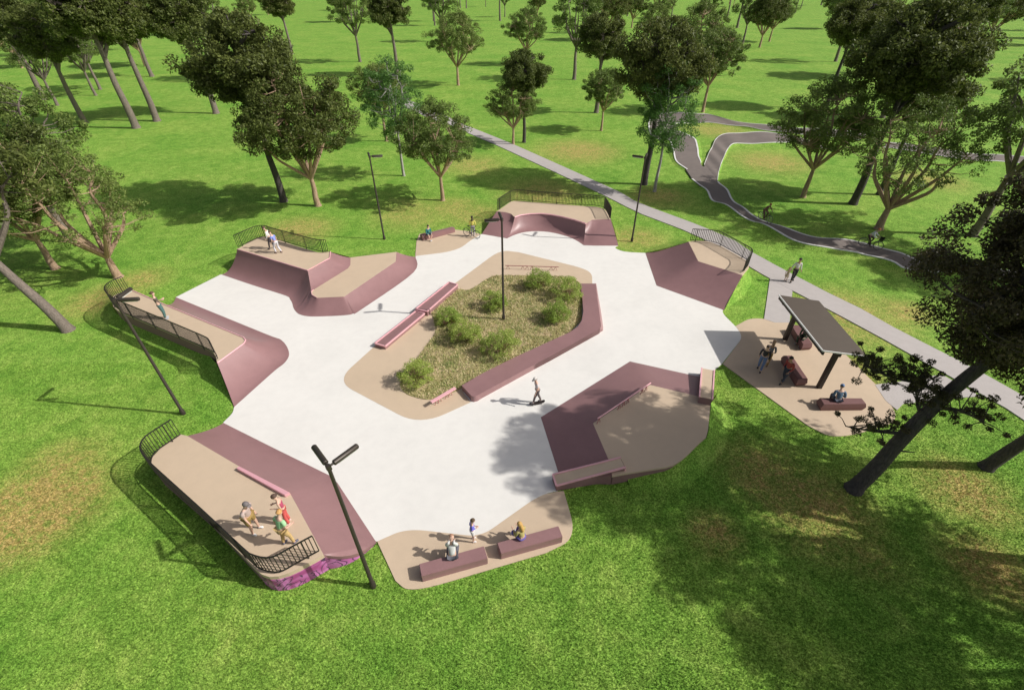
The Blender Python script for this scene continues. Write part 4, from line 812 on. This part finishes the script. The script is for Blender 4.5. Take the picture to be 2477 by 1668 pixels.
P_('person in dark green sitting on the bench under the shelter roof', P(10,985,540,.455), 215, h=1.75, top=(.03,.06,.03), sleeve='long', bottom=(.04,.07,.045), shoes=(.3,.3,.3), hair=(.02,.02,.02), **{**SIT, 'lean': 20})
P_('person in blue jacket and blue cap sitting on the bench before the shelter', P(10,1308,1160,.455), 75, h=1.75, top=(.10,.16,.24), sleeve='long', bottom=(.05,.06,.09), hair=(.12,.22,.42), hair_kind='cap', girth=1.15, **{**SIT, 'lean': 18, 'hands': ((-.20,.26,.20),(.20,.26,.20))})
P_('adult in a white shirt and black trousers walking a child along the grey path', P(9,1875,690,.02), 262, h=1.82, top=(.62,.62,.58), sleeve='long', bottom=(.03,.03,.03), shoes=(.03,.025,.02), hair=(.03,.02,.02), skin='tan', feet=((-.10,-.16,.0),(.13,.16,.0)), lean=2, hands=((-.30,.02,.9),(.36,.05,.88)))
P_('small child in a tan top holding an adult\'s hand on the grey path', P(9,1806,688,.02), 262, h=1.12, top=(.45,.36,.20), bottom=(.5,.4,.3), legs='skirt', shoes=(.5,.42,.36), hair=(.40,.22,.08), hair_kind='long', hands=((-.42,.05,1.35),(.27,.05,.88)))
# ------------------------------------------------------------------ bicycles and skateboard
def bicycle(label, a, b, basket=False, z=0.0):
    """a rear wheel contact, b front wheel contact"""
    d = Vector((b.x-a.x, b.y-a.y, 0)); L = d.length; s = 1.04/1.04
    rt = empty('bicycle', label, 'bicycle', ((a.x+b.x)/2, (a.y+b.y)/2, z), math.atan2(d.y, d.x)); w = .52; rr = .335
    for x in (-w, w):
        V = MB(); pts = [Vector((x+rr*math.cos(t*math.pi/16), 0, rr+.02+rr*math.sin(t*math.pi/16))) for t in range(33)]; V.tube(pts, .02, 6, cap=False); wh = V.build('wheel', M['rubber'], rt)
        V = MB(); pts = [Vector((x+(rr-.03)*math.cos(t*math.pi/16), 0, rr+.02+(rr-.03)*math.sin(t*math.pi/16))) for t in range(33)]; V.tube(pts, .010, 5, cap=False)
        for t in range(14): V.bar((x, 0, rr+.02), (x+(rr-.03)*math.cos(t*math.pi/7), 0, rr+.02+(rr-.03)*math.sin(t*math.pi/7)), .005)
        V.tube([(x, -.05, rr+.02), (x, .05, rr+.02)], .022, 8); V.build('rim', M['chrome'], wh)
    V = MB(); bb = (-.10, 0, .30); st = (-.24, 0, .80); hd = (.36, 0, .86); hl = (.40, 0, .72)
    for p, q, r in ((bb, st, .018), (st, hd, .017), (bb, hl, .02), ((-w, 0, .355), bb, .012), ((-w, 0, .355), (-.21, 0, .72), .011)): V.tube([p, q], r, 7)
    V.build('frame', M['black'], rt)
    V = MB(); V.tube([hd, hl, (.44, 0, .58), (w, 0, .355)], .016, 7); V.build('fork', M['black'], rt)
    V = MB(); V.tube([hd, (.34, 0, .98)], .014, 6); V.tube([(.26, .29, .99), (.36, .16, 1.0), (.36, -.16, 1.0), (.26, -.29, .99)], .013, 6); V.build('handlebar', M['black'], rt)
    V = MB(); V.tube([st, (-.27, 0, .93)], .013, 6); V.ball((-.28, 0, .95), (.13, .07, .03), 10, 5); V.build('saddle', M['rubber'], rt)
    V = MB(); V.tube([(-.10, .06, .30), (-.02, .07, .15)], .01, 5); V.tube([(-.10, -.06, .30), (-.18, -.07, .45)], .01, 5); V.bar((-.02, .07, .15), (-.02, .16, .15), .07, .02); V.bar((-.18, -.07, .45), (-.18, -.16, .45), .07, .02); V.tube([(-.10, .03, .30), (-.10, .035, .30)], .08, 12); V.build('pedals', M['black'], rt)
    if basket:
        V = MB(); c = [(.42, -.17, .80), (.68, -.17, .80), (.68, .17, .80), (.42, .17, .80)]; t = [(.40, -.19, 1.02), (.72, -.19, 1.02), (.72, .19, 1.02), (.40, .19, 1.02)]
        V.add(c+t, [(0,1,2,3),(0,1,5,4),(1,2,6,5),(2,3,7,6),(3,0,4,7)]); V.build('basket', M['black'], rt)
    return rt, math.degrees(math.atan2(d.y, d.x))
bicycle('parked black bicycle held by the person in yellow at the back bench pad', P(8,640,606), P(8,752,634), z=.005)
ride = lambda: dict(hip=(0,-.30,1.0), lean=38, feet=((-.13,-.12,.30,(0,1,-.1)),(.13,.05,.08,(0,1,-.1))), hands=((-.27,.24,1.02),(.27,.24,1.02)), look=(0,18))
for lb, pl, a, b, z, kw, bk in (('black bicycle ridden by the person in brown, upper part of the pump track', 'person in brown riding a bicycle on the upper pump track', P(20,75,345), P(20,300,462), .14, dict(skin='tan', top=(.16,.07,.05), sleeve='long', bottom=(.12,.06,.05), hair=(.22,.05,.03), shoes=(.05,.05,.05)), False),
   ('bicycle with a black front basket on the pump track', 'person in white shirt riding a bicycle with basket on the pump track', P(20,1790,812), P(20,2040,878), .15, dict(top=(.6,.62,.62), sleeve='long', bottom=(.06,.035,.03), legs='long', hair=(.40,.13,.04), hair_kind='short', shoes=(.03,.03,.03)), True)):
    r0_, an_ = bicycle(lb, a, b, bk, z); person(pl, tuple(r0_.location), an_, h=1.72, **kw, **ride())
# skateboard under the skater
b0 = sp.location; rt = empty('skateboard', 'dark skateboard under the skater in the white cap', 'skateboard', (b0.x, b0.y, .004), R(196))
V = MB(); n = 13; top_ = []; 
for i in range(n):
    x = -.42+.84*i/(n-1); w = .105*math.sqrt(max(.05, 1-(abs(x)/.43)**6)); zz = .085+max(0, abs(x)-.28)*.35; top_ += [(x, -w, zz), (x, w, zz)]
V.add(top_+[(p[0], p[1], p[2]-.012) for p in top_], [(2*i, 2*i+1, 2*i+3, 2*i+2) for i in range(n-1)]+[(2*n+2*i, 2*n+2*i+2, 2*n+2*i+3, 2*n+2*i+1) for i in range(n-1)]+[(2*i, 2*i+2, 2*n+2*i+2, 2*n+2*i) for i in range(n-1)]+[(2*i+1, 2*n+2*i+1, 2*n+2*i+3, 2*i+3) for i in range(n-1)]+[(0, 2*n, 2*n+1, 1), (2*n-2, 2*n-1, 4*n-1, 4*n-2)]); V.build('deck_board', M['steel'], rt)
for x in (-.22, .22):
    V = MB(); V.bar((x, -.05, .055), (x, .05, .055), .04, .03); V.build('truck', M['chrome'], rt)
    for y in (-.085, .085): V = MB(); V.tube([(x, y-.016, .028), (x, y+.016, .028)], .027, 10); V.build('wheel', M['fascia'], rt)
